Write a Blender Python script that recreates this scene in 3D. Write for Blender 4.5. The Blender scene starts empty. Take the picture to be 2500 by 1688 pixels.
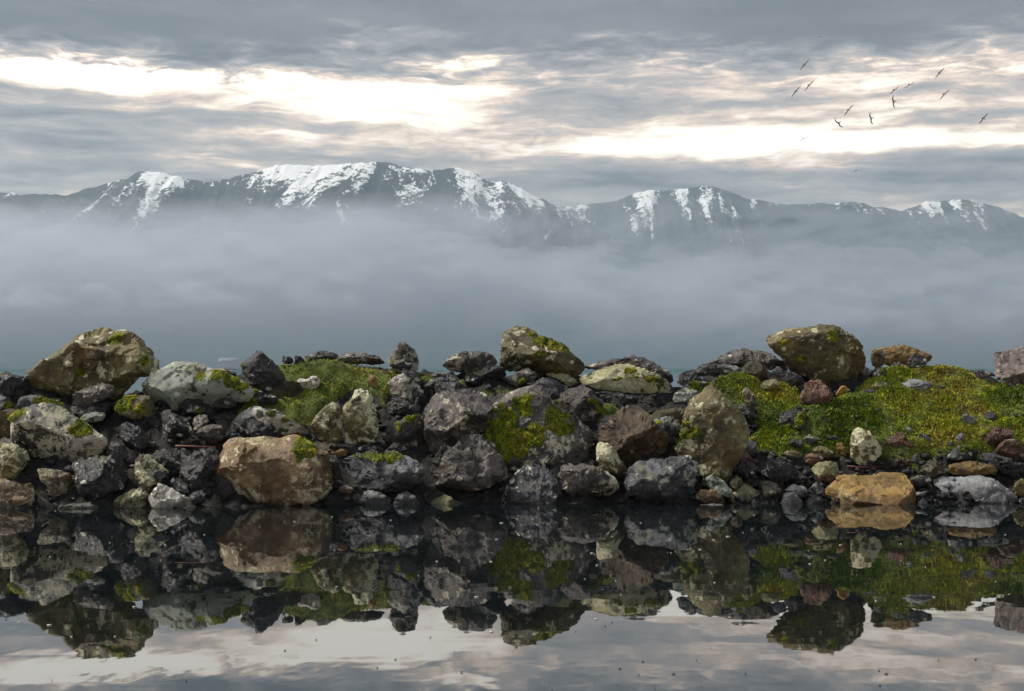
import bpy, math, random
import numpy as np
from mathutils import Vector
from mathutils.geometry import delaunay_2d_cdt

R = math.radians
random.seed(7)
rng = np.random.default_rng(7)
sc = bpy.context.scene
col = sc.collection

# ------------------------------------------------------------------ camera
# photograph: 2500 x 1688 pixels, sea horizon at row 905, 50 mm lens
F, PW, PH, HOR, CAMH = 3472.2, 2500, 1688, 905.0, 1.6
cam_d = bpy.data.cameras.new('camera')
cam_d.lens = 50; cam_d.sensor_width = 36; cam_d.sensor_fit = 'HORIZONTAL'
cam_d.shift_y = (HOR - PH / 2) / PW
cam_d.clip_start = 0.1; cam_d.clip_end = 60000
cam = bpy.data.objects.new('camera', cam_d); col.objects.link(cam)
cam.location = (0, 0, CAMH); cam.rotation_euler = (R(90), 0, 0)
sc.camera = cam

# ------------------------------------------------------------------ light and exposure
SUN_EL, SUN_AZ = 50.0, -78.0           # azimuth from +Y towards +X: off to the left, veiled by cloud
sc.view_settings.view_transform = 'Standard'
sc.view_settings.look = 'None'
sc.view_settings.gamma = 1.0
sc.view_settings.use_curve_mapping = False
sc.view_settings.exposure = 1.65
sc.cycles.use_denoising = True
sc.cycles.max_bounces = 8
sc.cycles.diffuse_bounces = 3
sc.cycles.glossy_bounces = 3
sc.cycles.volume_bounces = 4
sc.cycles.transparent_max_bounces = 16
sc.cycles.sample_clamp_indirect = 6.0

sun_d = bpy.data.lights.new('sun', 'SUN'); sun_d.energy = 1.5; sun_d.angle = R(12); sun_d.color = (1.0, 0.93, 0.83)
sun = bpy.data.objects.new('sun', sun_d); col.objects.link(sun)
sd = Vector((math.cos(R(SUN_EL)) * math.sin(R(SUN_AZ)), math.cos(R(SUN_EL)) * math.cos(R(SUN_AZ)), math.sin(R(SUN_EL))))
sun.rotation_euler = (-sd).to_track_quat('-Z', 'Y').to_euler()

class NT:
    """small helper to wire shader nodes"""
    def __init__(s, tree): s.t = tree; s.n = tree.nodes; s.l = tree.links
    def new(s, kind, **kw):
        n = s.n.new(kind)
        for k, v in kw.items(): setattr(n, k, v)
        return n
    def link(s, a, b): s.l.new(a, b)
    def put(s, sock, v):
        if isinstance(v, bpy.types.NodeSocket): s.l.new(v, sock)
        elif v is not None: sock.default_value = v
    def math(s, op, a, b=None, c=None, clamp=False):
        n = s.new('ShaderNodeMath', operation=op, use_clamp=clamp)
        s.put(n.inputs[0], a); s.put(n.inputs[1], b)
        if c is not None: s.put(n.inputs[2], c)
        return n.outputs[0]
    def vmath(s, op, a, b=None):
        n = s.new('ShaderNodeVectorMath', operation=op)
        s.put(n.inputs[0], a); s.put(n.inputs[1], b)
        return n.outputs['Value'] if op in ('LENGTH', 'DISTANCE', 'DOT_PRODUCT') else n.outputs[0]
    def step(s, x, a, b, lo=0.0, hi=1.0):
        n = s.new('ShaderNodeMapRange', interpolation_type='SMOOTHSTEP')
        s.put(n.inputs[0], x)
        for i, v in zip((1, 2, 3, 4), (a, b, lo, hi)): s.put(n.inputs[i], v)
        return n.outputs[0]
    def noise(s, vec, scale, detail=4, rough=0.55, w=None, dist=0.0, lac=2.0):
        n = s.new('ShaderNodeTexNoise', noise_dimensions='4D' if w is not None else '3D')
        s.put(n.inputs['Vector'], vec); n.inputs['Scale'].default_value = scale
        n.inputs['Detail'].default_value = detail; n.inputs['Roughness'].default_value = rough
        n.inputs['Distortion'].default_value = dist; n.inputs['Lacunarity'].default_value = lac
        if w is not None: s.put(n.inputs['W'], w)
        return n.outputs['Fac']
    def voro(s, vec, scale, feature='F1', out='Distance', rand=1.0):
        n = s.new('ShaderNodeTexVoronoi', feature=feature)
        s.put(n.inputs['Vector'], vec); n.inputs['Scale'].default_value = scale
        n.inputs['Randomness'].default_value = rand
        return n.outputs[out]
    def mix(s, f, a, b, kind='MIX'):
        n = s.new('ShaderNodeMix', data_type='RGBA', blend_type=kind)
        s.put(n.inputs[0], f)
        for i, v in ((6, a), (7, b)):
            if isinstance(v, (tuple, list)): v = (*v, 1.0) if len(v) == 3 else v
            s.put(n.inputs[i], v)
        return n.outputs[2]
    def ramp(s, f, stops, interp='LINEAR'):
        n = s.new('ShaderNodeValToRGB'); cr = n.color_ramp; cr.interpolation = interp
        while len(cr.elements) < len(stops): cr.elements.new(0.5)
        for e, (p, c) in zip(cr.elements, stops): e.position = p; e.color = (*c, 1.0)
        s.put(n.inputs[0], f)
        return n.outputs[0]
    def comb(s, x, y, z):
        n = s.new('ShaderNodeCombineXYZ')
        for i, v in enumerate((x, y, z)): s.put(n.inputs[i], v)
        return n.outputs[0]
    def scalev(s, vec, sx, sy, sz):
        return s.vmath('MULTIPLY', vec, (sx, sy, sz))
    def bump(s, h, strength, dist, normal=None):
        n = s.new('ShaderNodeBump'); n.inputs['Strength'].default_value = strength; n.inputs['Distance'].default_value = dist
        s.put(n.inputs['Height'], h)
        if normal is not None: s.put(n.inputs['Normal'], normal)
        return n.outputs[0]

# ------------------------------------------------------------------ the sky: daylight seen through layered cloud
world = bpy.data.worlds.new('World'); sc.world = world; world.use_nodes = True
world.cycles.sampling_method = 'MANUAL'; world.cycles.sample_map_resolution = 256
w = NT(world.node_tree); w.n.clear()
sky = w.new('ShaderNodeTexSky', sky_type='NISHITA'); sky.sun_disc = False
sky.sun_elevation = R(SUN_EL); sky.sun_rotation = R(SUN_AZ)
sky.air_density = 1.0; sky.dust_density = 3.0
geo = w.new('ShaderNodeTexCoord')
sx = w.new('ShaderNodeSeparateXYZ'); w.link(geo.outputs['Generated'], sx.inputs[0])
el = w.math('MULTIPLY', w.math('ARCSINE', sx.outputs[2]), 57.2958)
az = w.math('MULTIPLY', w.math('ARCTAN2', sx.outputs[0], sx.outputs[1]), 57.2958)
AE = lambda sx_, sy_, z_, e_=None: w.comb(w.math('MULTIPLY', az, sx_), w.math('MULTIPLY', e_ if e_ is not None else el, sy_), z_)
warp = w.noise(AE(.16, .5, 3.7), 1.0, 3, .55)
elw = w.math('ADD', el, w.math('MULTIPLY', w.math('SUBTRACT', warp, 0.5), 1.1))
c_big = w.noise(AE(.075, .40, 1.3, elw), 1.0, 3, .55)
c_str = w.noise(AE(.105, 1.2, 2.1, elw), 1.0, 7, .60, dist=.2)
c_fin = w.noise(AE(.55, 2.1, 5.5, elw), 1.0, 6, .66, dist=.35)
dens = w.math('ADD', 0.45, w.math('MULTIPLY', w.math('SUBTRACT', c_big, 0.5), .75))
dens = w.math('ADD', dens, w.math('MULTIPLY', w.math('SUBTRACT', c_str, 0.5), 1.25))
dens = w.math('ADD', dens, w.math('MULTIPLY', w.math('SUBTRACT', c_fin, 0.5), 0.62))
# cloud banks and breaks: (column, row, half width, half height, amount) in the photograph's pixels, turned into angles
for (px, py, rx, ry, am) in [
        (330, 198, 430, 60, -.42), (1000, 235, 420, 48, -.24), (1750, 365, 560, 38, -.46), (800, 320, 420, 45, -.20),
        (2250, 290, 480, 40, -.14), (2450, 372, 300, 26, -.30), (1290, 425, 200, 22, -.20), (860, 115, 90, 30, -.16),
        (120, 315, 430, 55, .34), (200, 420, 700, 50, .22), (680, 160, 200, 55, .26), (1380, 220, 380, 45, .10),
        (2330, 335, 360, 26, .26), (2250, 430, 700, 36, .36), (950, 392, 520, 20, .22), (1250, 480, 1900, 40, .30)]:
    x = w.math('MULTIPLY_ADD', az, 60.6 / rx, (1250 - px) / rx)
    y = w.math('MULTIPLY_ADD', elw, 60.6 / ry, (py - HOR) / ry)
    r2 = w.math('MULTIPLY_ADD', x, x, w.math('MULTIPLY', y, y))
    dens = w.math('MULTIPLY_ADD', w.math('POWER', .368, r2), am, dens)
edge_ = w.math('ADD', w.math('MULTIPLY', w.math('SUBTRACT', c_fin, .5), 2.6), w.math('MULTIPLY', w.math('SUBTRACT', c_big, .5), 4.0))
deck = w.step(w.math('ADD', elw, edge_), 11.2, 13.0)
soft = w.math('ADD', .93, w.math('MULTIPLY', w.math('SUBTRACT', c_big, .5), .45))
soft = w.math('ADD', soft, w.math('MULTIPLY', w.math('SUBTRACT', c_fin, .5), .12))
dens = w.math('ADD', w.math('MULTIPLY', dens, w.math('SUBTRACT', 1.0, deck)), w.math('MULTIPLY', soft, deck))
cover = w.step(dens, 0.14, 0.44)
cloud = w.ramp(dens, [(0.22, (.88, .75, .60)), (0.40, (.62, .49, .40)), (0.52, (.36, .318, .305)),
                      (0.68, (.225, .222, .232)), (.95, (.090, .100, .118))])
shade = w.math('DIVIDE', w.math('ADD', 1.0, w.math('MULTIPLY', w.math('MAXIMUM', sx.outputs[2], 0.0), 2.0)), 1.38)
cloud = w.vmath('MULTIPLY', cloud, w.comb(shade, shade, shade))
cloud10 = w.vmath('MULTIPLY', cloud, (10.0, 10.0, 10.0))
clear = w.mix(.88, sky.outputs[0], (10.5, 9.8, 8.6))          # a thin bright veil of high cloud fills the gaps
mixc = w.mix(cover, clear, cloud10)
bg = w.new('ShaderNodeBackground'); w.link(mixc, bg.inputs[0]); bg.inputs[1].default_value = 0.052
out = w.new('ShaderNodeOutputWorld'); w.link(bg.outputs[0], out.inputs[0])

# ------------------------------------------------------------------ numeric helpers
def WP(px, py, Y):
    """the point of the place seen at pixel (px, py), at distance Y"""
    return ((px - PW / 2) * Y / F, Y, CAMH + (HOR - py) * Y / F)

def _h(ix, iy, iz, seed):
    a = (ix.astype(np.int64) * 374761393 + iy.astype(np.int64) * 668265263 + iz.astype(np.int64) * 2147483647 + int(seed) * 974634773)
    a = a.astype(np.uint32)
    a ^= a >> 15; a *= np.uint32(2246822519); a ^= a >> 13; a *= np.uint32(3266489917); a ^= a >> 16
    return a.astype(np.float64) / 4294967295.0

def vnoise(p, seed=0):
    i = np.floor(p); f = p - i; f = f * f * (3 - 2 * f)
    ix, iy, iz = i[:, 0], i[:, 1], i[:, 2]
    r = 0
    for dx in (0, 1):
        wx = f[:, 0] if dx else 1 - f[:, 0]
        for dy in (0, 1):
            wy = f[:, 1] if dy else 1 - f[:, 1]
            for dz in (0, 1):
                wz = f[:, 2] if dz else 1 - f[:, 2]
                r = r + wx * wy * wz * _h(ix + dx, iy + dy, iz + dz, seed)
    return r * 2 - 1

def fbm(p, seed=0, octaves=4, gain=0.5):
    s, a, q = 0, 1.0, np.array(p, float)
    for k in range(octaves):
        s = s + a * vnoise(q, seed + k * 17); q = q * 2.03 + 11.3; a *= gain
    return s

def facet(p, seed=0):
    """broken-stone relief: every cell is a small plane with a tilt of its own"""
    i = np.floor(p); best = np.full(len(p), 1e9); val = np.zeros(len(p))
    for dx in (-1, 0, 1):
        for dy in (-1, 0, 1):
            for dz in (-1, 0, 1):
                c = i + (dx, dy, dz); cx, cy, cz = c[:, 0], c[:, 1], c[:, 2]
                q = c + np.stack([_h(cx, cy, cz, seed + k) for k in (1, 2, 3)], 1)
                d = ((p - q) ** 2).sum(1)
                m = d < best
                if not m.any(): continue
                best[m] = d[m]
                g = np.stack([_h(cx[m], cy[m], cz[m], seed + k) for k in (4, 5, 6)], 1) * 2 - 1
                val[m] = (g * (p[m] - q[m])).sum(1) + (_h(cx[m], cy[m], cz[m], seed + 7) - .5) * 0.6
    return val

def inpoly(x, y, poly):
    c = np.zeros(x.shape, bool); n = len(poly)
    for k in range(n):
        x1, y1 = poly[k][:2]; x2, y2 = poly[(k + 1) % n][:2]
        if y1 == y2: continue
        c ^= ((y1 > y) != (y2 > y)) & (x < (x2 - x1) * (y - y1) / (y2 - y1) + x1)
    return c

def rimdist(x, y, poly):
    d = np.full(x.shape, 1e9); n = len(poly)
    for k in range(n):
        x1, y1 = poly[k][:2]; x2, y2 = poly[(k + 1) % n][:2]
        vx, vy = x2 - x1, y2 - y1; L = vx * vx + vy * vy + 1e-9
        t = np.clip(((x - x1) * vx + (y - y1) * vy) / L, 0, 1)
        d = np.minimum(d, np.hypot(x - x1 - t * vx, y - y1 - t * vy))
    return d

def mesh_np(name, verts, tris, smooth=True, attrs=None, quads=None):
    """mesh from numpy arrays"""
    me = bpy.data.meshes.new(name)
    verts = np.asarray(verts, np.float32); tris = np.asarray(tris, np.int32)
    k = tris.shape[1]
    me.vertices.add(len(verts)); me.vertices.foreach_set('co', verts.ravel())
    me.loops.add(tris.size); me.loops.foreach_set('vertex_index', tris.ravel())
    me.polygons.add(len(tris)); me.polygons.foreach_set('loop_start', np.arange(0, tris.size, k, dtype=np.int32))
    me.update(calc_edges=True); me.validate()
    if smooth: me.polygons.foreach_set('use_smooth', np.ones(len(me.polygons), bool))
    for an, av in (attrs or {}).items():
        av = np.asarray(av, np.float32)
        if av.ndim == 1:
            a = me.attributes.new(an, 'FLOAT', 'POINT'); a.data.foreach_set('value', av)
        else:
            a = me.attributes.new(an, 'FLOAT_VECTOR', 'POINT'); a.data.foreach_set('vector', av.ravel())
    return me

def obj(name, me, mat=None, parent=None, loc=None):
    o = bpy.data.objects.new(name, me); col.objects.link(o)
    if mat: me.materials.append(mat)
    if parent: o.parent = parent
    if loc is not None: o.location = loc
    return o

def tag(o, label=None, cat=None, group=None, kind=None):
    if label: o['label'] = label
    if cat: o['category'] = cat
    if group: o['group'] = group
    if kind: o['kind'] = kind
    return o

def vnorm(v, tris):
    n = np.zeros_like(v)
    fn = np.cross(v[tris[:, 1]] - v[tris[:, 0]], v[tris[:, 2]] - v[tris[:, 0]])
    for k in range(3): np.add.at(n, tris[:, k], fn)
    return n / (np.linalg.norm(n, axis=1, keepdims=True) + 1e-12)

def grid_tris(nx, ny, off=0):
    a = np.arange(nx * ny).reshape(ny, nx) + off
    q = np.stack([a[:-1, :-1], a[:-1, 1:], a[1:, 1:], a[1:, :-1]], -1).reshape(-1, 4)
    return np.concatenate([q[:, [0, 1, 2]], q[:, [0, 2, 3]]])

def material(name):
    m = bpy.data.materials.new(name); m.use_nodes = True
    t = NT(m.node_tree); t.n.clear()
    o = t.new('ShaderNodeOutputMaterial')
    return m, t, o

def principled(t, o, color, rough=0.8, normal=None, spec=0.5, ior=1.5):
    b = t.new('ShaderNodeBsdfPrincipled')
    if isinstance(color, tuple): color = (*color, 1.0)
    t.put(b.inputs['Base Color'], color); t.put(b.inputs['Roughness'], rough)
    b.inputs['Specular IOR Level'].default_value = spec; b.inputs['IOR'].default_value = ior
    if normal is not None: t.put(b.inputs['Normal'], normal)
    t.link(b.outputs[0], o.inputs[0])
    return b

# ------------------------------------------------------------------ water
m_water, t, o = material('still_sea_water')
tc = t.new('ShaderNodeTexCoord').outputs['Object']
n1 = t.noise(t.scalev(tc, 1.1, 0.55, 1), 1.0, 3, 0.5)
n2 = t.noise(t.scalev(tc, 5.0, 2.2, 1), 1.0, 2, 0.5)
pat = t.step(t.noise(t.scalev(tc, .35, .9, 1), 1.0, 3, .5), .46, .64)
hgt = t.math('ADD', n1, t.math('MULTIPLY', n2, t.math('MULTIPLY_ADD', pat, .22, .04)))
principled(t, o, (.006, .009, .010), 0.015, t.bump(hgt, 0.028, 0.1), 0.5, 2.8)
me = mesh_np('sea', [(-20000, -3000, 0), (20000, -3000, 0), (20000, 20000, 0), (-20000, 20000, 0)], [(0, 1, 2), (0, 2, 3)], False)
tag(obj('sea', me, m_water), kind='structure')

# ------------------------------------------------------------------ far mountains
def mountain_material(name, forest, snow_lo, snow_hi):
    m, t, o = material(name)
    tc = t.new('ShaderNodeTexCoord').outputs['Object']
    at = t.new('ShaderNodeAttribute', attribute_name='snow').outputs['Fac']
    wn = t.new('ShaderNodeTexNoise'); t.link(t.scalev(tc, .004, .004, .004), wn.inputs['Vector']); wn.inputs['Scale'].default_value = 1.0
    wt = t.vmath('ADD', tc, t.scalev(t.vmath('SUBTRACT', wn.outputs['Color'], (.5, .5, .5)), 160, 160, 160))
    a = t.noise(t.scalev(wt, .028, .016, .012), 1.0, 5, .64)
    b = t.noise(t.scalev(tc, .075, .05, .030), 1.0, 4, .65)
    s = t.math('ADD', at, t.math('ADD', t.math('MULTIPLY', t.math('SUBTRACT', a, .5), 3.1), t.math('MULTIPLY', t.math('SUBTRACT', b, .5), 2.3)))
    f = t.step(s, snow_lo, snow_hi)
    g = t.noise(tc, .02, 5, .6)
    fc = t.mix(g, tuple(.6 * c for c in forest), tuple(1.4 * c for c in forest))
    principled(t, o, t.mix(f, fc, (.78, .79, .82)), .9)
    return m

def mountain(name, prof, Yr, Yb, amp, mat, seed, snow_line):
    nx, ns, nb = 520, 120, 14
    pxs = np.linspace(prof[0][0], prof[-1][0], nx)
    H = np.interp(pxs, [p[0] for p in prof], [p[1] for p in prof])
    H = H + 3.2 * fbm(np.stack([pxs / 26, pxs * 0, pxs * 0 + seed], 1), seed, 4, .6)
    zr = CAMH + (HOR - H) * Yr / F
    xr = (pxs - PW / 2) * Yr / F
    V = []; S = []
    rows = list(np.linspace(0, 1, ns)) + list(1 - np.linspace(0, 1, nb + 1)[1:])
    for k, s in enumerate(rows):
        Y = Yb + (Yr - Yb) * s if k < ns else Yr + (1 - s) * 2500
        warpx = xr + 260 * fbm(np.stack([xr / 900, xr * 0 + s * 1.2, xr * 0 + 4], 1), seed + 5, 3)
        rid = 1 - np.abs(fbm(np.stack([warpx / 520, xr * 0 + s * .9, xr * 0 + seed], 1), seed + 9, 5, .55))
        z = zr * (s ** 1.05) + amp * (rid - .75) * s * (1 - s) * 4 * (k < ns)
        z = z + 10 * fbm(np.stack([xr / 70, xr * 0 + s * 25, xr * 0], 1), seed + 3, 3) * s * (1 - s) * 4
        V.append(np.stack([xr, np.full(nx, Y), z], 1))
        gul = fbm(np.stack([warpx / 95, xr * 0 + s * 5.0, xr * 0 + 7], 1), seed + 19, 4, .6)
        S.append(np.clip((z - snow_line) / 330, -2, .62) + .5 * (rid - .72) + .85 * gul)
    V = np.concatenate(V); S = np.concatenate(S)
    me = mesh_np(name, V, grid_tris(nx, len(rows)), True, {'snow': S})
    return tag(obj(name, me, mat), kind='structure')

PROF_L = [(-500, 500), (-200, 478), (0, 470), (80, 476), (160, 476), (215, 458), (280, 447), (330, 425), (365, 418), (400, 422), (440, 432),
          (490, 442), (560, 438), (620, 420), (680, 404), (730, 405), (800, 404), (900, 398), (940, 398), (1000, 410), (1080, 416),
          (1120, 408), (1150, 420), (1190, 441), (1240, 449), (1275, 462), (1330, 492), (1420, 540), (1560, 610), (1800, 760)]
PROF_R = [(900, 620), (1150, 540), (1310, 500), (1390, 506), (1430, 503), (1500, 490), (1560, 468), (1600, 465), (1680, 462), (1730, 457),
          (1760, 460), (1800, 476), (1850, 491), (1900, 498), (1960, 500), (2000, 498), (2080, 496), (2150, 505), (2200, 516), (2260, 495),
          (2320, 490), (2370, 488), (2420, 500), (2460, 516), (2500, 530), (2650, 560), (2950, 600), (3200, 640)]
m_mtn_l = mountain_material('forest_and_snow', (.006, .020, .028), .50, .68)
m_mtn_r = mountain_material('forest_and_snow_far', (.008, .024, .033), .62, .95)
tag(mountain('mountain', PROF_L, 8000, 5200, 190, m_mtn_l, 21, 850), 'snow-patched dark mountain ridge rising above the fog')
tag(mountain('mountain', PROF_R, 11000, 8300, 240, m_mtn_r, 33, 1080), 'paler snow-streaked mountain farther off behind the fog')

# wooded far shore under the fog
m_shore, t, o = material('far_woods')
tc = t.new('ShaderNodeTexCoord').outputs['Object']
principled(t, o, t.mix(t.noise(tc, .03, 5, .7), (.030, .085, .105), (.06, .135, .155)), .95)
nx, ny = 420, 50
xs = np.linspace(-1700, 1700, nx); V = []
for j in range(ny):
    s = j / (ny - 1); Y = 2900 + 1100 * s
    h = 240 * s ** .8 * (1 + .35 * fbm(np.stack([xs / 400, xs * 0 + s * 2, xs * 0], 1), 71, 4))
    h = h + (6 * np.abs(fbm(np.stack([xs / 14, xs * 0 + s * 70, xs * 0], 1), 72, 3, .6)) if j else 0) + (3 if j else -1)
    V.append(np.stack([xs * (1 + .35 * s), np.full(nx, Y), h], 1))
tag(obj('far_hill', mesh_np('far_hill', np.concatenate(V), grid_tris(nx, ny), False), m_shore), 'wooded far shore below the fog', kind='structure')

# ------------------------------------------------------------------ air: one even haze, and the fog bank lying before the mountains
m_haze, t, o = material('haze')
pv = t.new('ShaderNodeVolumePrincipled'); pv.inputs['Color'].default_value = (.70, .89, 1.0, 1); pv.inputs['Density'].default_value = 4.4e-5; pv.inputs['Anisotropy'].default_value = .2
t.link(pv.outputs[0], o.inputs['Volume'])
x0, x1, y0, y1, z0, z1 = -16000, 16000, -2500, 15500, -4, 1700
V = [(x, y, z) for z in (z0, z1) for y in (y0, y1) for x in (x0, x1)]
Q = [(0, 2, 3, 1), (4, 5, 7, 6), (0, 1, 5, 4), (2, 6, 7, 3), (0, 4, 6, 2), (1, 3, 7, 5)]
tag(obj('haze', mesh_np('haze', V, Q, False), m_haze), 'thin pale haze filling the air over the sea', kind='stuff')

FOGY, FOGD = 2200.0, 0.010
nx, nz = 360, 150
pxs = np.linspace(-900, 3400, nx); pys = np.linspace(425, 902, nz)
gx, gy = np.meshgrid(pxs, pys)
sm = lambda a, b, v: (lambda q: q * q * (3 - 2 * q))(np.clip((v - a) / (b - a), 0, 1))
P = np.stack([gx.ravel() / 170, gy.ravel() / 60, gx.ravel() * 0], 1)
wob = fbm(P, 91, 5, .55).reshape(gx.shape)
wis = fbm(P * (2.2, 2.0, 1) + 5, 95, 5, .6).reshape(gx.shape)
topl = 506 + 14 * wob - 34 * sm(500, 1250, gx)                    # upper edge of the thick bank on the left side
tl = (3.2 + .7 * wis) * sm(topl - 34, topl + 120, gy) * (1 - .94 * sm(850, 1330, gx + 60 * wob))
veil = (.34 + .34 * wis) * sm(455, 540, gy + 12 * wob) * sm(900, 1350, gx)
veil = veil * (1 - .25 * sm(2150, 2500, gx))
topd = 628 + 42 * wis - 46 * np.exp(-((gx - 1020) / 230) ** 2) - 40 * np.exp(-((gx - 800) / 260) ** 2)
deck_f = (2.5 + .7 * wob + .5 * wis) * sm(topd - 55, topd + 70, gy)
tau = np.maximum(tl, deck_f) + veil
low = sm(905, 715 + 30 * wob, gy)                                  # the fog thins towards the water
tau = tau * (0.10 + .90 * low ** 1.2) + .95 * sm(640, 800, gy) * (1 + .35 * wis)
edge = np.minimum(sm(-900, -500, gx), 1 - sm(3000, 3400, gx)) * sm(425, 445, gy)
T = np.maximum(tau * edge / FOGD, 0.6); T[0, :] = T[-1, :] = .6; T[:, 0] = T[:, -1] = .6
X = (gx - PW / 2) * FOGY / F; Z = CAMH + (HOR - gy) * FOGY / F
V = np.concatenate([np.stack([X, FOGY - T / 2, Z], -1).reshape(-1, 3), np.stack([X, FOGY + T / 2, Z], -1).reshape(-1, 3)])
n = nx * nz
front = grid_tris(nx, nz)[:, ::-1]; back = grid_tris(nx, nz, n)
a = np.arange(n).reshape(nz, nx); loop = np.concatenate([a[0, :], a[1:, -1], a[-1, -2::-1], a[-2:0:-1, 0]])
nxt = np.roll(loop, -1)
side = np.concatenate([np.stack([loop, nxt, nxt + n], 1), np.stack([loop, nxt + n, loop + n], 1)])
m_fog, t, o = material('fog')
pv = t.new('ShaderNodeVolumePrincipled'); pv.inputs['Color'].default_value = (.775, .825, .885, 1); pv.inputs['Density'].default_value = FOGD; pv.inputs['Anisotropy'].default_value = .55
t.link(pv.outputs[0], o.inputs['Volume'])
tag(obj('fog_bank', mesh_np('fog_bank', V, np.concatenate([front, back, side]), True), m_fog),
    'long grey fog bank lying in front of the mountains', 'fog', kind='stuff')

# ------------------------------------------------------------------ stone materials
def stone_material(name, dark, mid, light, rough=.62, lichen=(.44, .45, .36), crust=.5, stain=None, spots=0.0, scale=1.0, strata=0.0):
    m, t, o = material(name)
    tc = t.new('ShaderNodeTexCoord').outputs['Object']
    rnd = t.new('ShaderNodeObjectInfo').outputs['Random']
    W = t.math('MULTIPLY', rnd, 40.0)
    geo = t.new('ShaderNodeNewGeometry')
    up = t.new('ShaderNodeSeparateXYZ'); t.link(geo.outputs['Normal'], up.inputs[0]); up = up.outputs[2]
    at = lambda k: t.new('ShaderNodeAttribute', attribute_type='OBJECT', attribute_name=k).outputs['Fac']
    l_amt, tone = at('lichen_amount'), at('tone')
    moss = t.new('ShaderNodeAttribute', attribute_name='moss').outputs['Fac']
    warpn = t.new('ShaderNodeTexNoise'); t.link(tc, warpn.inputs['Vector']); warpn.inputs['Scale'].default_value = 2.2
    wv = t.vmath('ADD', tc, t.scalev(t.vmath('SUBTRACT', warpn.outputs['Color'], (.5, .5, .5)), .25, .25, .25))
    big = t.noise(wv, 1.9 * scale, 8, .66, W)
    fine = t.noise(tc, 17.0, 6, .7, W)
    f = t.math('ADD', t.math('MULTIPLY', big, .72), t.math('MULTIPLY', fine, .28))
    if strata:
        lay = t.noise(t.scalev(wv, 1.2, 1.2, 9.0), 1.6, 4, .6, W)
        f = t.math('ADD', t.math('MULTIPLY', f, 1 - strata), t.math('MULTIPLY', lay, strata))
    c = t.ramp(f, [(.36, dark), (.50, mid), (.64, light)])
    # darker mineral stains and iron colour, each with its own outline
    sn = t.step(t.noise(wv, 3.1, 5, .62, t.math('ADD', W, 9.0)), .53, .63)
    c = t.mix(t.math('MULTIPLY', sn, .62), c, dark)
    if stain:
        s2 = t.step(t.noise(wv, 2.3, 5, .6, t.math('ADD', W, 21.0)), .53, .66)
        c = t.mix(t.math('MULTIPLY', s2, .85), c, stain)
    # crustose lichen: rounded pale thalli grouped in colonies
    cell = t.voro(wv, 11.0)
    colony = t.noise(tc, 2.1, 5, .62, t.math('ADD', W, 3.0))
    cthr = t.math('SUBTRACT', .70, t.math('MULTIPLY', l_amt, .30))
    edge = t.noise(tc, 34.0, 5, .68)
    rag = t.noise(wv, 8.5, 7, .72, t.math('ADD', W, 6.0))
    lf = t.math('ADD', t.math('SUBTRACT', colony, cthr), t.math('MULTIPLY', t.math('SUBTRACT', rag, .5), 1.15))
    crustm = t.step(lf, .02, .09)
    rv1 = t.new('ShaderNodeTexVoronoi'); t.link(wv, rv1.inputs['Vector']); rv1.inputs['Scale'].default_value = 8.0
    rsep = t.new('ShaderNodeSeparateColor'); t.link(rv1.outputs['Color'], rsep.inputs[0])
    rad = t.math('MULTIPLY', rsep.outputs[0], .36)
    ros = t.math('MULTIPLY', t.step(t.math('SUBTRACT', t.math('ADD', rv1.outputs['Distance'], t.math('MULTIPLY', t.math('SUBTRACT', edge, .5), .3)), rad), .05, -.02),
                 t.math('LESS_THAN', rsep.outputs[1], t.math('ADD', .06, t.math('MULTIPLY', l_amt, .40))))
    lmask = t.math('MAXIMUM', crustm, ros)
    lmask = t.math('MULTIPLY', lmask, t.step(edge, .30, .48))
    lcol = t.mix(t.noise(tc, 9.0, 3, .5, W), lichen, tuple(min(.8, 1.35 * x) for x in lichen))
    c = t.mix(t.math('MULTIPLY', lmask, crust + .35), c, lcol)
    # scattered single dots and a few orange ones
    dv = t.new('ShaderNodeTexVoronoi'); t.link(tc, dv.inputs['Vector']); dv.inputs['Scale'].default_value = 21.0
    keep = t.new('ShaderNodeSeparateColor'); t.link(dv.outputs['Color'], keep.inputs[0])
    dot = t.math('MULTIPLY', t.math('LESS_THAN', t.math('ADD', dv.outputs['Distance'], t.math('MULTIPLY', edge, .2)), t.math('MULTIPLY', keep.outputs[2], .34)), t.math('GREATER_THAN', keep.outputs[0], .80))
    dcol = t.mix(t.math('GREATER_THAN', keep.outputs[1], .90), (.38, .37, .30), (.26, .11, .02))
    c = t.mix(t.math('MULTIPLY', dot, .75), c, dcol)
    if spots:   # black-green tufts dotted over pale faces
        sz = t.noise(tc, 2.2, 4, .6, t.math('ADD', W, 31.0)); sv = t.noise(wv, 10.0, 5, .6, t.math('ADD', W, 35.0))
        sm_ = t.step(t.math('ADD', t.math('MULTIPLY', t.math('SUBTRACT', sz, .5), .9), t.math('SUBTRACT', sv, .5)), (.19 - .09 * spots), (.25 - .09 * spots))
        c = t.mix(t.math('MULTIPLY', sm_, .92), c, (.018, .026, .008))
    # thin green film where a stone lies level
    film = t.math('MULTIPLY', t.step(up, .35, .95), t.step(t.noise(tc, 3.3, 5, .65, t.math('ADD', W, 14.0)), .50, .66))
    c = t.mix(t.math('MULTIPLY', film, .55), c, (.125, .130, .028))
    c = t.vmath('MULTIPLY', c, t.comb(tone, tone, tone))
    # the tidal band: stone wetted black just above the water, with a ragged edge
    zz = t.new('ShaderNodeSeparateXYZ'); t.link(geo.outputs['Position'], zz.inputs[0])
    wet = t.step(t.math('ADD', zz.outputs[2], t.math('MULTIPLY', t.math('SUBTRACT', big, .5), .40)), .16, .05)
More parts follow.
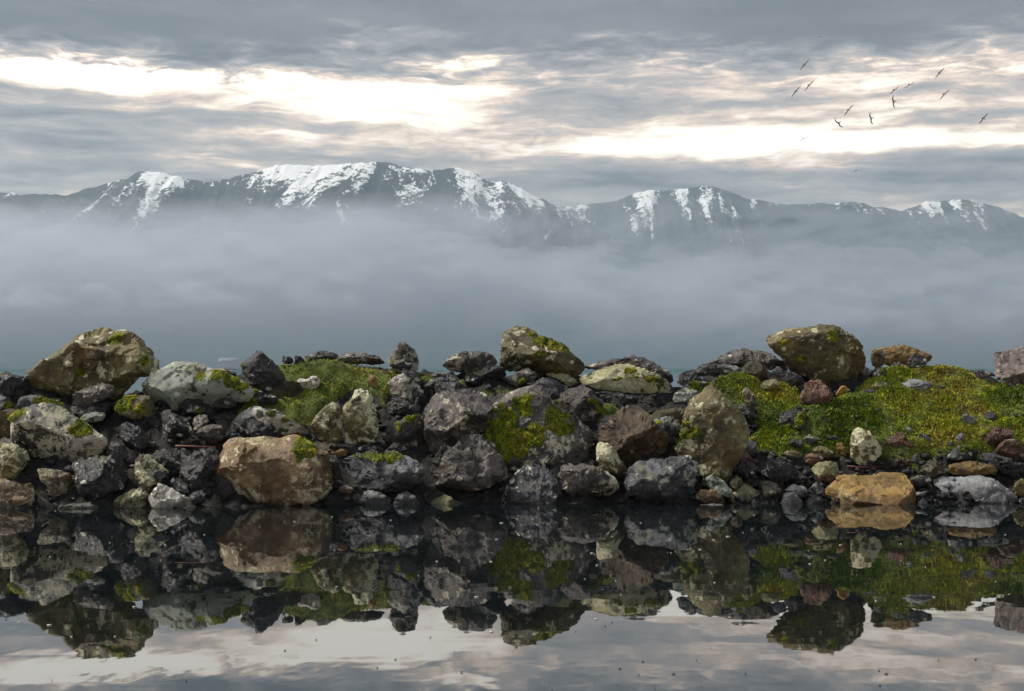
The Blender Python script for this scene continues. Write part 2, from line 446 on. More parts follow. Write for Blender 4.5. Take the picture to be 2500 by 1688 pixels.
    c = t.mix(t.math('MULTIPLY', wet, .75), c, t.vmath('MULTIPLY', c, (.35, .34, .32)))
    mn = t.noise(tc, 26.0, 4, .6)
    mc = t.ramp(mn, [(.3, (.018, .026, .004)), (.5, (.085, .105, .008)), (.72, (.17, .18, .014))])
    mm = t.step(t.math('ADD', moss, t.math('MULTIPLY', t.math('SUBTRACT', mn, .5), .5)), .36, .52)
    c = t.mix(mm, c, mc)
    hh = t.math('ADD', t.math('MULTIPLY', fine, .55), t.math('MULTIPLY', big, .28))
    crack = t.step(t.voro(wv, 4.6, 'DISTANCE_TO_EDGE'), .0, .05)
    cmask = t.step(t.noise(tc, 1.7, 3, .5, t.math('ADD', W, 17.0)), .52, .64)
    hh = t.math('ADD', hh, t.math('MULTIPLY', t.math('MULTIPLY', crack, cmask), .13))
    hh = t.math('ADD', hh, t.math('MULTIPLY', lmask, .07))
    nb = t.bump(hh, .9, .075)
    nb = t.bump(t.noise(tc, 55.0, 5, .75), .75, .012, nb)
    rg = t.math('ADD', t.math('MULTIPLY', t.math('SUBTRACT', fine, .5), .5), rough)
    rg = t.math('MAXIMUM', rg, t.math('MAXIMUM', t.math('MULTIPLY', mm, .95), t.math('MULTIPLY', lmask, .85)))
    rg = t.math('MINIMUM', t.math('SUBTRACT', rg, t.math('MULTIPLY', wet, .2)), 1.0)
    principled(t, o, c, rg, nb, .5, 1.5)
    return m

STONE = {
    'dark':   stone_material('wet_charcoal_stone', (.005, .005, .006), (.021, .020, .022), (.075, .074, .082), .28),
    'grey':   stone_material('blue_grey_stone', (.013, .013, .015), (.058, .059, .066), (.185, .19, .205), .31),
    'lgrey':  stone_material('light_grey_stone', (.075, .077, .082), (.24, .243, .255), (.43, .43, .44), .52, strata=.35),
    'purple': stone_material('purple_grey_stone', (.009, .007, .006), (.047, .039, .036), (.165, .143, .128), .32, (.42, .39, .29)),
    'brown':  stone_material('brown_stone', (.014, .009, .005), (.125, .083, .044), (.34, .235, .13), .55, (.46, .42, .28), stain=(.10, .052, .016)),
    'tan':    stone_material('ochre_stone', (.055, .030, .007), (.30, .180, .050), (.50, .35, .14), .58, (.48, .44, .27), stain=(.34, .18, .035), strata=.3),
    'olive':  stone_material('olive_brown_stone', (.012, .009, .004), (.095, .078, .031), (.265, .230, .10), .60, (.45, .44, .29), stain=(.095, .055, .014)),
    'pale':   stone_material('pale_green_grey_stone', (.15, .165, .135), (.29, .315, .26), (.42, .45, .38), .75, (.48, .50, .42), spots=1.0),
    'yellow': stone_material('pale_yellow_stone', (.17, .16, .075), (.36, .345, .175), (.50, .48, .28), .75, (.52, .50, .34), spots=.7),
    'white':  stone_material('white_crusted_stone', (.12, .105, .08), (.36, .33, .27), (.58, .55, .48), .8, (.66, .62, .54), spots=.9),
    'red':    stone_material('red_brown_stone', (.025, .012, .007), (.14, .072, .045), (.27, .16, .105), .6, stain=(.16, .07, .02)),
    'pink':   stone_material('pinkish_weathered_stone', (.07, .055, .05), (.24, .195, .18), (.48, .42, .39), .75, strata=.3),
}
m_moss, t, o = material('moss')
tint = t.new('ShaderNodeAttribute', attribute_name='tint').outputs['Fac']
principled(t, o, t.ramp(tint, [(.0, (.016, .026, .004)), (.3, (.085, .115, .006)), (.6, (.27, .30, .010)), (.9, (.44, .42, .020)), (1.0, (.26, .17, .02))]), .9, None, .2)

# ------------------------------------------------------------------ the shore
CROP = {'A': 0, 'B': 480, 'C': 1000, 'D': 1480, 'E': 1860}
KP = 640 / 1931.0
SLOPE = .75
def ysh(px): return np.interp(px, [-400, 0, 480, 850, 1300, 2500, 3000], [16.3, 16.35, 16.5, 16.9, 17.0, 17.05, 17.05])
def ybase(px, py):
    s = ysh(px)
    py = np.minimum(py, HOR + F * CAMH / s)
    return (CAMH + SLOPE * s) / (SLOPE + (py - HOR) / F)
def pts(s, crop):
    r = []
    for w_ in s.split():
        v = [float(q) for q in w_.split(',')]
        r.append([CROP[crop] + v[0] * KP, 770 + v[1] * KP] + v[2:])
    return r

def moss_tufts(name, v, tris, ms, parent, seed, dens=9000, size=.012):
    """a carpet of small cushions standing on the stone, one mesh per stone"""
    g = np.random.default_rng(seed)
    fa = v[tris]; ar = .5 * np.linalg.norm(np.cross(fa[:, 1] - fa[:, 0], fa[:, 2] - fa[:, 0]), axis=1)
    wt = ar * np.clip((ms[tris].mean(1) - .34) * 4, 0, 1)
    n = int(wt.sum() * dens)
    if n < 25: return None
    idx = g.choice(len(tris), n, p=wt / wt.sum())
    u = g.random((n, 2)); fl = u.sum(1) > 1; u[fl] = 1 - u[fl]
    p = fa[idx, 0] + (fa[idx, 1] - fa[idx, 0]) * u[:, :1] + (fa[idx, 2] - fa[idx, 0]) * u[:, 1:]
    nr = np.cross(fa[idx, 1] - fa[idx, 0], fa[idx, 2] - fa[idx, 0]); nr /= np.linalg.norm(nr, axis=1, keepdims=True) + 1e-12
    nr = nr + (0, 0, .5) + g.normal(0, .35, (n, 3)); nr /= np.linalg.norm(nr, axis=1, keepdims=True)
    t1 = np.cross(nr, g.normal(size=(n, 3))); t1 /= np.linalg.norm(t1, axis=1, keepdims=True) + 1e-9
    t2 = np.cross(nr, t1)
    lump = fbm(p / .06, seed, 3)
    s = size * g.uniform(.6, 1.5, (n, 1))
    h = s * g.uniform(.4, 1.3, (n, 1)) * (1 + .6 * lump[:, None])
    base = p - nr * .004
    V = np.stack([base + t1 * s * .5, base + t2 * s * .5, base - t1 * s * .5, base - t2 * s * .5, base + nr * h], 1).reshape(-1, 3)
    k = np.arange(n)[:, None] * 5
    T = np.concatenate([k + (0, 1, 4), k + (1, 2, 4), k + (2, 3, 4), k + (3, 0, 4)])
    tn = np.clip(.46 + .55 * lump + g.normal(0, .16, n) + .30 * fbm(p / .30, seed + 3, 3), 0, 1)
    o = obj(name, mesh_np(name, V, T, False, {'tint': np.repeat(tn, 5)}), m_moss, parent)
    o['kind'] = 'stuff'
    return o

ROCKS = []
def rock(crop, kind, label, outline, inner='', moss='', th=1.0, dy=0.0, lichen=.3, tone=1.0, name=None, rough=1.0, seed=None,
         px=None, smooth=1, cuts=16, res=None, group=None, cat=None):
    P = px if px is not None else pts(outline, crop)
    I = pts(inner, crop) if inner else []
    seed = seed if seed is not None else (len(ROCKS) * 13 + 5)
    g = np.random.default_rng(seed)
    gs = 1.035 if (max(p[0] for p in P) - min(p[0] for p in P)) > 180 else 1.06
    c0 = [sum(p[k_] for p in P) / len(P) for k_ in (0, 1)]
    P = [[c0[0] + (p[0] - c0[0]) * gs, c0[1] + (p[1] - c0[1]) * gs] + list(p[2:]) for p in P]
    ox = np.array([p[0] for p in P]); oy = np.array([p[1] for p in P])
    wpx, hpx = np.ptp(ox), np.ptp(oy)
    cx = ox.mean()
    Yb = float(ybase(cx, oy.max()))
    sc_ = Yb / F
    TF = .46 * min(wpx, hpx * 1.25) * sc_ * th; TB = .55 * min(wpx, hpx * 1.3) * sc_ * th
    Y0 = Yb + TF * .62 + dy
    k = Y0 / F
    L = math.sqrt(wpx * hpx) * k
    s = (res or max(.014, min(.024, L / 26))) / k                      # mesh spacing in pixels
    # control points: the rim, and the ridges and knees of the front
    if not I:
        top, H_ = oy.min(), hpx
        def span(y):
            xs_ = []
            for a in range(len(P)):
                (x1, y1), (x2, y2) = P[a][:2], P[(a + 1) % len(P)][:2]
                if (y1 > y) != (y2 > y): xs_.append(x1 + (x2 - x1) * (y - y1) / (y2 - y1))
            return (min(xs_), max(xs_)) if len(xs_) > 1 else (cx - 1, cx + 1)
        for fy, fxs, lo, hi in ((.36 + g.uniform(-.08, .1), (.28, .68), .5, .8), (.68 + g.uniform(-.06, .08), (.24, .55, .8), .62, 1.0)):
            for fx in fxs:
                yy = top + H_ * (fy + g.uniform(-.06, .06)); a, b = span(yy)
                I.append([a + (b - a) * (fx + g.uniform(-.1, .1)), yy, g.uniform(lo, hi)])
    C2 = np.array([[p[0], p[1]] for p in P] + [[p[0], p[1]] for p in I])
    CB = np.array([p[2] if len(p) > 2 else 0.0 for p in P] + [p[2] for p in I])
    nP = len(P)
    rv, _, rf, ov, _, _ = delaunay_2d_cdt([Vector(c) for c in C2.tolist()], [], [list(range(nP))], 1, 1e-4)
    rb = np.array([CB[q[0]] if q else .5 for q in ov]); rv = np.array([(q.x, q.y) for q in rv])
    # fine points
    rim = []
    for a in range(nP):
        p1, p2 = C2[a], C2[(a + 1) % nP]; n = max(1, int(round(np.hypot(*(p2 - p1)) / s)))
        for q in range(n): rim.append(p1 + (p2 - p1) * q / n)
    rim = np.array(rim); nR = len(rim)
    # round the corners of the rim a little
    for _ in range(1): rim = .5 * rim + .25 * (np.roll(rim, 1, 0) + np.roll(rim, -1, 0))
    gx_, gy_ = np.meshgrid(np.arange(ox.min(), ox.max(), s), np.arange(oy.min(), oy.max(), s * .87))
    gx_ = gx_ + (np.arange(gx_.shape[0])[:, None] % 2) * s * .5
    q = np.stack([gx_.ravel(), gy_.ravel()], 1) + g.uniform(-.22, .22, (gx_.size, 2)) * s
    q = q[inpoly(q[:, 0], q[:, 1], rim)]
    q = q[rimdist(q[:, 0], q[:, 1], rim) > .55 * s] if len(q) else q
    allp = np.concatenate([rim, q])
    fv, _, ff, ov, _, _ = delaunay_2d_cdt([Vector(c) for c in allp.tolist()], [], [list(range(nR))], 1, 1e-5)
    fv = np.array([(a.x, a.y) for a in fv]); ff = np.array([f_ for f_ in ff if len(f_) == 3])
    isrim = np.array([bool(a) and min(a) < nR for a in ov])
    # front relief from the control triangles
    b = np.zeros(len(fv)); done = np.zeros(len(fv), bool)
    for tri in rf:
        for j in range(1, len(tri) - 1):
            A, B, Cc = rv[tri[0]], rv[tri[j]], rv[tri[j + 1]]
            det = (B[1] - Cc[1]) * (A[0] - Cc[0]) + (Cc[0] - B[0]) * (A[1] - Cc[1])
            if abs(det) < 1e-9: continue
            l1 = ((B[1] - Cc[1]) * (fv[:, 0] - Cc[0]) + (Cc[0] - B[0]) * (fv[:, 1] - Cc[1])) / det
            l2 = ((Cc[1] - A[1]) * (fv[:, 0] - Cc[0]) + (A[0] - Cc[0]) * (fv[:, 1] - Cc[1])) / det
            l3 = 1 - l1 - l2
            m = (l1 > -.01) & (l2 > -.01) & (l3 > -.01) & ~done
            b[m] = l1[m] * rb[tri[0]] + l2[m] * rb[tri[j]] + l3[m] * rb[tri[j + 1]]; done |= m
    E = np.concatenate([ff[:, [0, 1]], ff[:, [1, 2]], ff[:, [2, 0]]])
    for _ in range(smooth):
        acc = np.zeros(len(b)); cnt = np.zeros(len(b))
        np.add.at(acc, E[:, 0], b[E[:, 1]]); np.add.at(cnt, E[:, 0], 1)
        np.add.at(acc, E[:, 1], b[E[:, 0]]); np.add.at(cnt, E[:, 1], 1)
        nb_ = .5 * b + .5 * acc / np.maximum(cnt, 1); b = np.where(isrim, b, nb_)
    bc = np.clip(b, 0, 1)
    front = np.where(b < 0, b, .80 * bc + .20 * np.sqrt(np.maximum(0, 1 - (1 - bc) ** 2)))
    rd = rimdist(fv[:, 0], fv[:, 1], rim); rd = rd / max(rd.max(), 1e-6)
    back = np.sqrt(np.maximum(0, 1 - (1 - rd) ** 2)) * (.8 + .25 * fbm(np.stack([fv[:, 0] / (wpx + 1) * 3, fv[:, 1] / (hpx + 1) * 3, fv[:, 0] * 0], 1), seed, 2))
    X = (fv[:, 0] - PW / 2) * k; Z = CAMH + (HOR - fv[:, 1]) * k
    nF = len(fv)
    inner_i = np.where(~isrim)[0]; remap = np.arange(nF); remap[inner_i] = nF + np.arange(len(inner_i))
    V = np.concatenate([np.stack([X, Y0 - TF * front, Z], 1), np.stack([X[inner_i], Y0 + TB * back[inner_i], Z[inner_i]], 1)])
    # orientation: front faces look towards the camera (-Y)
    a_, b_, c_ = V[ff[0, 0]], V[ff[0, 1]], V[ff[0, 2]]
    sign = (b_[0] - a_[0]) * (c_[2] - a_[2]) - (b_[2] - a_[2]) * (c_[0] - a_[0])
    if sign < 0: ff = ff[:, ::-1]
    T = np.concatenate([ff, remap[ff][:, ::-1]])
    # planar breaks: the block is split along flat faces
    ext = np.array([np.ptp(V[:, 0]), np.ptp(V[:, 1]), np.ptp(V[:, 2])]) / 2; mid_ = (V.max(0) + V.min(0)) / 2
    for _ in range(cuts):
        nn = g.normal(size=3) * (1.0, 1.0, .9) + (0, -.75, .25); nn /= np.linalg.norm(nn)
        dt = ((V - mid_) / ext * 1.0) @ nn
        flat = 1 - abs(nn[1])                                              # breaks that would eat the outline stay shallow
        fl = flat ** 1.25
        h_ = dt.max() * ((1 - fl) * g.uniform(.42, .80) + fl * g.uniform(.93, .99))
        over = np.maximum(dt - h_, 0)
        V = V - (over * .99)[:, None] * nn * ext
    # broken-stone relief
    N = vnorm(V, T)
    p = V + g.uniform(-50, 50, 3)
    sq = np.array([1, 1, g.uniform(.8, 1.5)])
    am = .036 if L < .6 else .026
    d = L * rough * (am * facet(p * sq / (.36 * L), seed) + .021 * facet(p * sq[::-1] / (.15 * L), seed + 11) + .006 * fbm(p / (.3 * L), seed + 2, 4, .55))
    d = d + rough * (.010 * facet(p / .12, seed + 3) + .005 * fbm(p / .06, seed + 4, 3))
    V = V + N * d[:, None]
    # moss
    ms = np.zeros(len(V))
    if moss:
        pxm = np.concatenate([fv, fv[inner_i]])
        isf = np.arange(len(V)) < nF
        for (mx, my, mr) in pts(moss, crop):
            mr = mr * KP
            ms = np.maximum(ms, np.clip(1.25 - np.hypot(pxm[:, 0] - mx, (pxm[:, 1] - my) * 1.25) / mr, 0, 1))
        ms = np.where(ms > 0, ms * 1.25 + .62 * fbm(p / .17, seed + 8, 5, .62), 0) * isf
        ms = np.clip(ms, 0, 1)
        N = vnorm(V, T)
        V = V + N * (np.clip(ms - .35, 0, 1) * (.016 + .030 * np.maximum(fbm(p / .075, seed + 9, 3), -.5)))[:, None]
    base = np.array([V[:, 0].mean(), Y0, max(V[:, 2].min(), 0.0)])
    area = wpx * hpx
    nm = name or ('boulder' if area > 16000 else 'rock' if area > 3500 else 'stone')
    me = mesh_np(nm, V - base, T, True, {'moss': ms})
    me.set_sharp_from_angle(angle=R(27))
    o = obj(nm, me, STONE[kind], None, tuple(base))
    tag(o, label, cat or nm, group or {'boulder': 'boulders of the breakwater', 'rock': 'rocks of the breakwater', 'stone': 'stones of the breakwater'}[nm])
    o['lichen_amount'] = float(lichen); o['tone'] = float(tone) * 1.28
    if moss: moss_tufts('moss', V - base, T, ms, o, seed)
    ROCKS.append((o, P, Y0))
    return o

# ------------------------------------------------------------------ every boulder and stone, traced in five overlapping views
r = rock
# --- far end
r('A', 'olive', 'biggest mossy olive-brown boulder, overhanging, on the crest beside the pale lichen wedge',
  '185,500 190,460 215,410 290,350 380,285 500,215 560,175 640,125 710,80 780,70 850,72 900,85 950,125 1030,180 1060,240 1110,275 1145,340 1158,395 1150,425 1100,450 1000,470 960,505 915,560 880,590 780,610 500,640 330,630 250,600 190,550',
  '735,115,.18 715,235,.62 860,395,.72 1040,385,.45 720,480,.55 480,430,.62 560,215,.22 300,450,.45 950,200,.25 600,330,.72 820,540,.05 400,560,.5',
  '1085,330,55 570,440,50 860,110,70', lichen=.55, tone=1.25, cuts=5)
r('A', 'dark', 'low black rock at the water behind the biggest mossy boulder', '-60,440 0,425 40,420 100,440 170,455 200,490 210,560 150,610 60,640 -60,640', dy=.15, lichen=.1)
r('A', 'pale', 'pale green-grey wedge dotted with black moss, beside the biggest mossy boulder',
  '1010,600 1060,510 1110,450 1170,400 1230,345 1290,318 1400,335 1540,385 1660,430 1780,490 1850,560 1840,600 1760,630 1640,640 1560,690 1390,690 1330,715 1270,705 1180,690 1130,660 1040,630',
  '1310,345,.06 1640,455,.62 1600,590,.66 1190,570,.52 1420,500,.56 1760,540,.25 1300,640,.5 1100,540,.3', '1620,430,60 1720,480,60 1780,520,50 1500,440,40', lichen=.35, rough=.6, th=.8, cuts=4)
r('B', 'dark', 'dark pyramid-shaped boulder with a sharp peak at the edge of the grass mound',
  '265,365 300,330 370,285 430,236 480,275 540,320 600,370 630,410 645,470 675,560 640,585 520,595 450,560 400,510 350,470 300,430 270,395',
  '360,318,.62 560,375,.5 390,430,.7 520,480,.62 430,255,.04 455,320,.6', '290,380,30', lichen=.16, tone=1.25)
r('A', 'purple', 'purplish brown slab tucked under the overhang of the biggest boulder',
  '495,600 540,560 640,520 720,490 800,490 830,520 830,570 760,620 680,650 620,680 530,690 495,650', '560,600,.6 700,540,.55 790,530,.4 640,600,.8', dy=-.12, lichen=.25)
r('A', 'grey', 'small grey rock cut by the picture edge below the black rock', '-60,600 0,585 40,600 90,650 105,685 60,700 -60,710', '', '70,660,40', lichen=.2)
r('A', 'grey', 'flat grey rock with a mossy end lying above the lichen-draped triangular boulder', '100,655 160,612 270,580 330,600 400,645 480,660 440,690 300,690 200,690 120,700', '', '400,640,75 330,620,50 450,660,60', lichen=.25)
r('A', 'purple', 'big triangular boulder draped in pale lichen over a black undercut face',
  '85,770 130,725 200,685 300,655 380,645 450,680 520,730 560,770 640,810 700,860 750,890 775,930 765,990 720,1035 690,1065 640,1095,-.1 540,1105,-.15 400,1110,-.15 250,1100,-.15 120,1070 80,900',
  '325,690,.12 300,815,.75 440,850,.8 560,905,.8 700,1000,.55 180,830,.55 600,830,.35 430,740,.35 400,1000,.1 600,1020,.12 220,980,.1', '640,840,70 590,800,45 120,740,70 170,710,45', lichen=.95, tone=1.25, rough=.6, cuts=3)
r('A', 'olive', 'upright dull brown rock cut by the picture edge beside the triangular boulder', '-70,705 0,705 50,700 92,730 85,830 60,910 0,930 -70,930', lichen=.3)
r('A', 'olive', 'brown rock with a pale lichen shoulder at the picture edge, below the triangular boulder', '-70,915 0,910 50,920 120,960 180,990 215,1050 190,1090 120,1180 90,1225 0,1215 -70,1210', lichen=.75)
r('A', 'pale', 'small leaf-shaped pale stone under the purplish slab', '575,755 620,720 700,703 765,705 775,740 750,780 680,790 610,780', lichen=.2, tone=.6)
r('A', 'olive', 'square mossy block below the gap that shows the sea', '825,600 880,588 950,582 1020,590 1100,598 1135,680 1135,750 1000,770 920,740 835,700', '', '880,640,110 1030,680,60 940,600,60', lichen=.5, tone=.8)
r('A', 'dark', 'wet black rock with a white speck, left of the two under the mossy block', '885,800 905,765 960,790 1010,810 1050,850 1092,900 1085,970 1000,1010 930,980 885,880', lichen=.18)
r('A', 'dark', 'rippled black rock standing below the pale lichen wedge', '1160,730 1190,700 1235,690 1280,720 1350,770 1395,810 1405,870 1350,930 1260,935 1168,940 1175,830', tone=1.3, lichen=.15)
r('A', 'purple', 'smooth purple-grey rock above the thin red stick', '1440,880 1480,820 1560,788 1640,790 1668,850 1650,905 1580,945 1500,935 1450,915', tone=1.15, lichen=.3)
r('A', 'purple', 'lichened stone leaning behind the smooth purple-grey rock', '1410,750 1450,730 1510,722 1550,780 1490,830 1430,860', lichen=.7)
r('A', 'grey', 'dark wedge-shaped rock with a thin pale upper edge, in front of the pale wedge', '1515,655 1535,610 1568,573 1660,605 1745,642 1735,675 1650,700 1590,705', '1580,650,.7 1680,650,.6', dy=-.1, tone=.7, lichen=.4)
r('A', 'grey', 'small bluish stone at the foot of the pale lichen wedge', '1365,675 1430,652 1505,668 1515,705 1450,745 1380,720', '', '1470,700,25', dy=-.05)
r('A', 'dark', 'blocky dark boulder with a flat slate-coloured top and rusty streaks on its face',
  '525,1085 570,1060 700,1040 860,1025 885,1060 920,1180 922,1260 880,1310 840,1350 700,1350 600,1330 560,1250 570,1160',
  '590,1142,.75 760,1178,.85 830,1090,.5 815,1290,.6 650,1270,.6', lichen=.5, tone=1.25, cuts=4)
r('A', 'olive', 'narrow lichen-streaked rock behind the small grey cube', '1000,1060 1020,1020 1070,1005 1110,1030 1190,1105 1245,1165 1230,1215 1090,1265 1060,1300 1020,1250 985,1170', lichen=.75)
r('A', 'grey', 'small smooth grey cube leaning on the lichen-streaked rock', '1065,1200 1100,1150 1160,1120 1220,1140 1245,1180 1222,1222 1130,1245', dy=-.12, tone=1.2, lichen=.15)
r('A', 'brown', 'low brown rock carrying a string of white lichen cups', '240,1140 310,1118 420,1130 500,1160 565,1235 565,1320 480,1330 400,1330 330,1280 270,1200', tone=.5, lichen=.85)
r('A', 'brown', 'tan and purple boulder at the water, cut by the picture edge', '-80,1185 0,1190 60,1215 130,1240 270,1230 292,1260 255,1330 225,1430 150,1500 -80,1520', '60,1240,.35 230,1250,.3 120,1330,.8 20,1300,.7 180,1400,.7', lichen=.65, tone=.95)
r('A', 'pale', 'pale lichened stone with its tip in the water by the tan and purple boulder', '375,1435 430,1400 500,1368 600,1370 680,1392 715,1430 660,1480 500,1520 410,1490', tone=.6, lichen=.6)
r('A', 'olive', 'round olive rock with orange dots at the waterline beside the white-crusted one', '800,1400 830,1360 900,1310 1000,1265 1040,1280 1090,1340 1140,1400 1135,1460 1000,1510 850,1500', lichen=.55)
r('A', 'white', 'bright white lichen-crusted rock at the waterline', '1065,1340 1095,1280 1150,1230 1200,1228 1290,1275 1340,1330 1420,1360 1455,1410 1430,1460 1300,1510 1160,1450 1110,1385', dy=-.1, lichen=.9)
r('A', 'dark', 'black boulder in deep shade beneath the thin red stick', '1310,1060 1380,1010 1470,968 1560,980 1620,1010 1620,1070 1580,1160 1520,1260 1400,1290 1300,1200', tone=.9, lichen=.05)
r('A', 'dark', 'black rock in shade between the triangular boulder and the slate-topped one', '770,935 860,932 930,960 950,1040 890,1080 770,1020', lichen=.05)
r('A', 'grey', 'flat dark grey stone behind the white lichen-crusted rock', '1225,1235 1260,1190 1320,1230 1395,1280 1385,1320 1290,1305', tone=.8)
r('A', 'dark', 'black stone lying just above the waterline next to the big brown rounded boulder', '1380,1330 1420,1290 1480,1280 1520,1320 1510,1380 1420,1400', lichen=.1)
# --- from the big brown boulder to the grass mound
r('B', 'brown', 'big rounded brown boulder with tan patches and a moss tuft, at the water edge',
  '15,1320 60,1240 120,1150 170,1060 210,960 250,915 380,905 500,900 640,900 760,890 880,905 935,925 960,980 990,1070 1002,1150 1000,1230 985,1290 930,1340 880,1400 700,1440 560,1440 400,1440 270,1410 200,1385 100,1385 20,1360',
  '330,965,.42 560,955,.5 830,965,.48 620,1060,.92 350,1150,.86 500,1215,1.0 700,1180,.96 870,1120,.8 270,1290,.72 480,1330,.85 700,1340,.72 150,1250,.5',
  '820,960,90 900,930,50 790,1050,25', lichen=.62, tone=1.2, rough=.8, smooth=3, cuts=9)
r('B', 'white', 'wedge crusted with cracked white lichen below the moss-hung hollow',
  '190,810 250,735 330,682 440,645 540,670 610,710 700,770 820,850 830,900 640,910 480,910 350,910 260,890 205,850', '340,740,.45 560,740,.5 620,830,.75 400,830,.7 720,840,.5', '600,690,55 700,740,70 780,790,50 200,770,25', lichen=.9, tone=.75, rough=.6)
r('B', 'olive', 'blunt olive rock standing against the split upright one', '822,835 870,740 930,680 1010,640 1052,650 1062,740 1078,900 1060,935 1000,975 950,950 850,910', lichen=.55, dy=.02)
r('B', 'olive', 'tall upright block with a horizontal crack and white lichen blotches, under the grass mound',
  '1085,600 1110,560 1180,520 1250,550 1300,610 1325,700 1337,850 1315,940 1200,975 1130,965 1085,910 1075,760 1085,670', '1200,600,.5 1270,660,.55 1130,680,.6 1220,770,.8 1270,860,.7 1140,860,.75', lichen=.85, tone=1.1)
r('B', 'grey', 'broad wet blue-grey boulder with a mossy top, next to the big rounded brown boulder',
  '1035,1065 1110,1042 1200,1008 1300,1018 1400,992 1500,1000 1590,1030 1700,1090 1702,1150 1640,1240 1500,1315 1420,1325 1330,1300 1200,1285 1120,1250 1050,1180',
  '1160,1085,.45 1320,1080,.5 1500,1080,.5 1600,1130,.6 1250,1160,.85 1420,1170,.9 1350,1240,.7', '1250,990,70 1330,985,80 1420,985,80 1500,995,60 1130,1040,30', tone=.85, lichen=.2)
r('B', 'grey', 'half-sunk grey rock flecked with yellow at the waterline, larger of the pair', '1185,1400 1190,1340 1210,1290 1260,1280 1340,1300 1450,1350 1452,1410 1380,1480 1230,1480', lichen=.45, tone=1.2)
r('B', 'grey', 'half-sunk plain grey rock at the waterline, smaller of the pair', '1450,1395 1470,1330 1530,1285 1580,1310 1640,1370 1648,1400 1570,1470 1480,1470', tone=1.35, lichen=.2)
r('C', 'yellow', 'small yellow-green rock with round lichens at the waterline under the peaked brown boulder', '118,1408 170,1350 230,1308 280,1320 330,1370 400,1385 462,1412 380,1450 250,1500 160,1470', tone=.6, lichen=.7)
r('B', 'grey', 'little flat grey stone beside the larger half-sunk grey rock', '1120,1355 1190,1305 1215,1312 1195,1380 1140,1385')
r('B', 'grey', 'tiny pale pebble-like stone at the waterline by the flat grey one', '1065,1352 1100,1328 1132,1345 1112,1376')
r('B', 'red', 'small reddish stone above the waterline, right of the big rounded brown boulder', '1045,1295 1060,1245 1155,1265 1155,1312 1080,1308')
r('B', 'white', 'pale upright tooth-shaped rock standing on the crest', '1382,318 1420,260 1480,210 1520,195 1590,215 1622,280 1637,350 1642,415 1600,425 1500,420 1430,390', '1450,290,.5 1530,250,.4 1570,320,.6', '1420,330,25', tone=.5, lichen=.6)
r('B', 'dark', 'smooth dark stone in front of the tooth-shaped rock', '1420,345 1450,320 1540,318 1595,345 1605,398 1500,402 1435,395', dy=-.15, tone=1.3)
r('B', 'white', 'white-patched olive rock at the edge of the grass below the tooth-shaped rock', '1400,490 1440,450 1510,415 1560,440 1600,490 1650,540 1668,600 1652,655 1570,650 1480,605 1415,555', lichen=.6, tone=.55)
r('B', 'dark', 'dark slab behind the white-patched olive rock', '1460,405 1550,393 1620,430 1665,480 1650,520 1590,500 1530,440', lichen=.2)
r('B', 'dark', 'low black rock on the crest behind the grass mound, with a rounded back', '780,305 860,270 910,245 980,247 1055,292 1020,345 900,360 810,345', dy=.25, lichen=.45)
r('B', 'purple', 'long two-toned brown and grey rock on the crest behind the grass mound', '985,340 1060,280 1120,260 1220,265 1300,290 1350,310 1395,355 1340,375 1180,370 1040,360', dy=.2, lichen=.35, tone=1.2)
r('B', 'dark', 'small square dark stone with an ochre edge on the grass crest', '615,350 622,293 700,300 728,320 722,352 680,360', '', '640,297,18')
r('B', 'dark', 'small dark stone leaning on the grass crest beside the square one', '722,355 730,300 760,293 800,330 845,382 780,405 738,388', lichen=.1, tone=1.2)
r('B', 'white', 'bone-white knobbly rock half sunk in the grass mound', '728,490 745,465 790,462 850,440 900,450 932,480 885,525 830,548 750,530', tone=1.0, lichen=.9, rough=1.6, dy=-.05)
r('B', 'tan', 'small tan stone stuck in the grass mound', '1255,475 1250,430 1300,428 1332,470 1335,535 1290,535', tone=.7)
r('B', 'purple', 'low lichened rock behind the dark pyramid-shaped boulder', '120,395 200,383 270,398 310,430 270,470 170,440', dy=.3, lichen=.6)
r('B', 'grey', 'small stone with a moss cap at the foot of the dark pyramid-shaped boulder', '365,565 430,538 485,560 465,600 385,598', '', '440,555,25', dy=-.05)
r('B', 'white', 'small whitish stone in the hollow below the dark pyramid-shaped boulder', '312,618 350,598 398,615 382,645 325,645', tone=.8, dy=-.05)
r('B', 'dark', 'dark hump-backed stone in the hollow above the wedge of cracked white lichen', '425,650 500,585 560,580 605,620 570,660 470,665', tone=1.1)
r('B', 'purple', 'purple-brown rock squeezed beside the tall lumpy boulder, with a green upper edge', '1370,870 1400,835 1550,750 1660,715 1700,900 1710,1020 1600,1030 1450,970 1370,930', '', '1480,800,35 1560,752,35 1620,728,35', tone=.8, lichen=.3, dy=.05)
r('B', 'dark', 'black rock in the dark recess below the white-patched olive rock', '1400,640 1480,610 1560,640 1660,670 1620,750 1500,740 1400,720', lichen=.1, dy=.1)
r('B', 'tan', 'small flat tan stone beneath the tall upright block', '985,1012 1080,978 1118,1000 1095,1048 1010,1050', tone=.6)
r('B', 'dark', 'narrow black rock wedged against the big rounded brown boulder', '965,1020 1040,1040 1075,1190 1060,1260 1000,1260', tone=1.1)
r('B', 'dark', 'black rock under the tall upright block', '940,940 1060,940 1200,960 1340,940 1400,1000 1300,1020 1150,1030 1000,1020', lichen=.15, dy=.05)
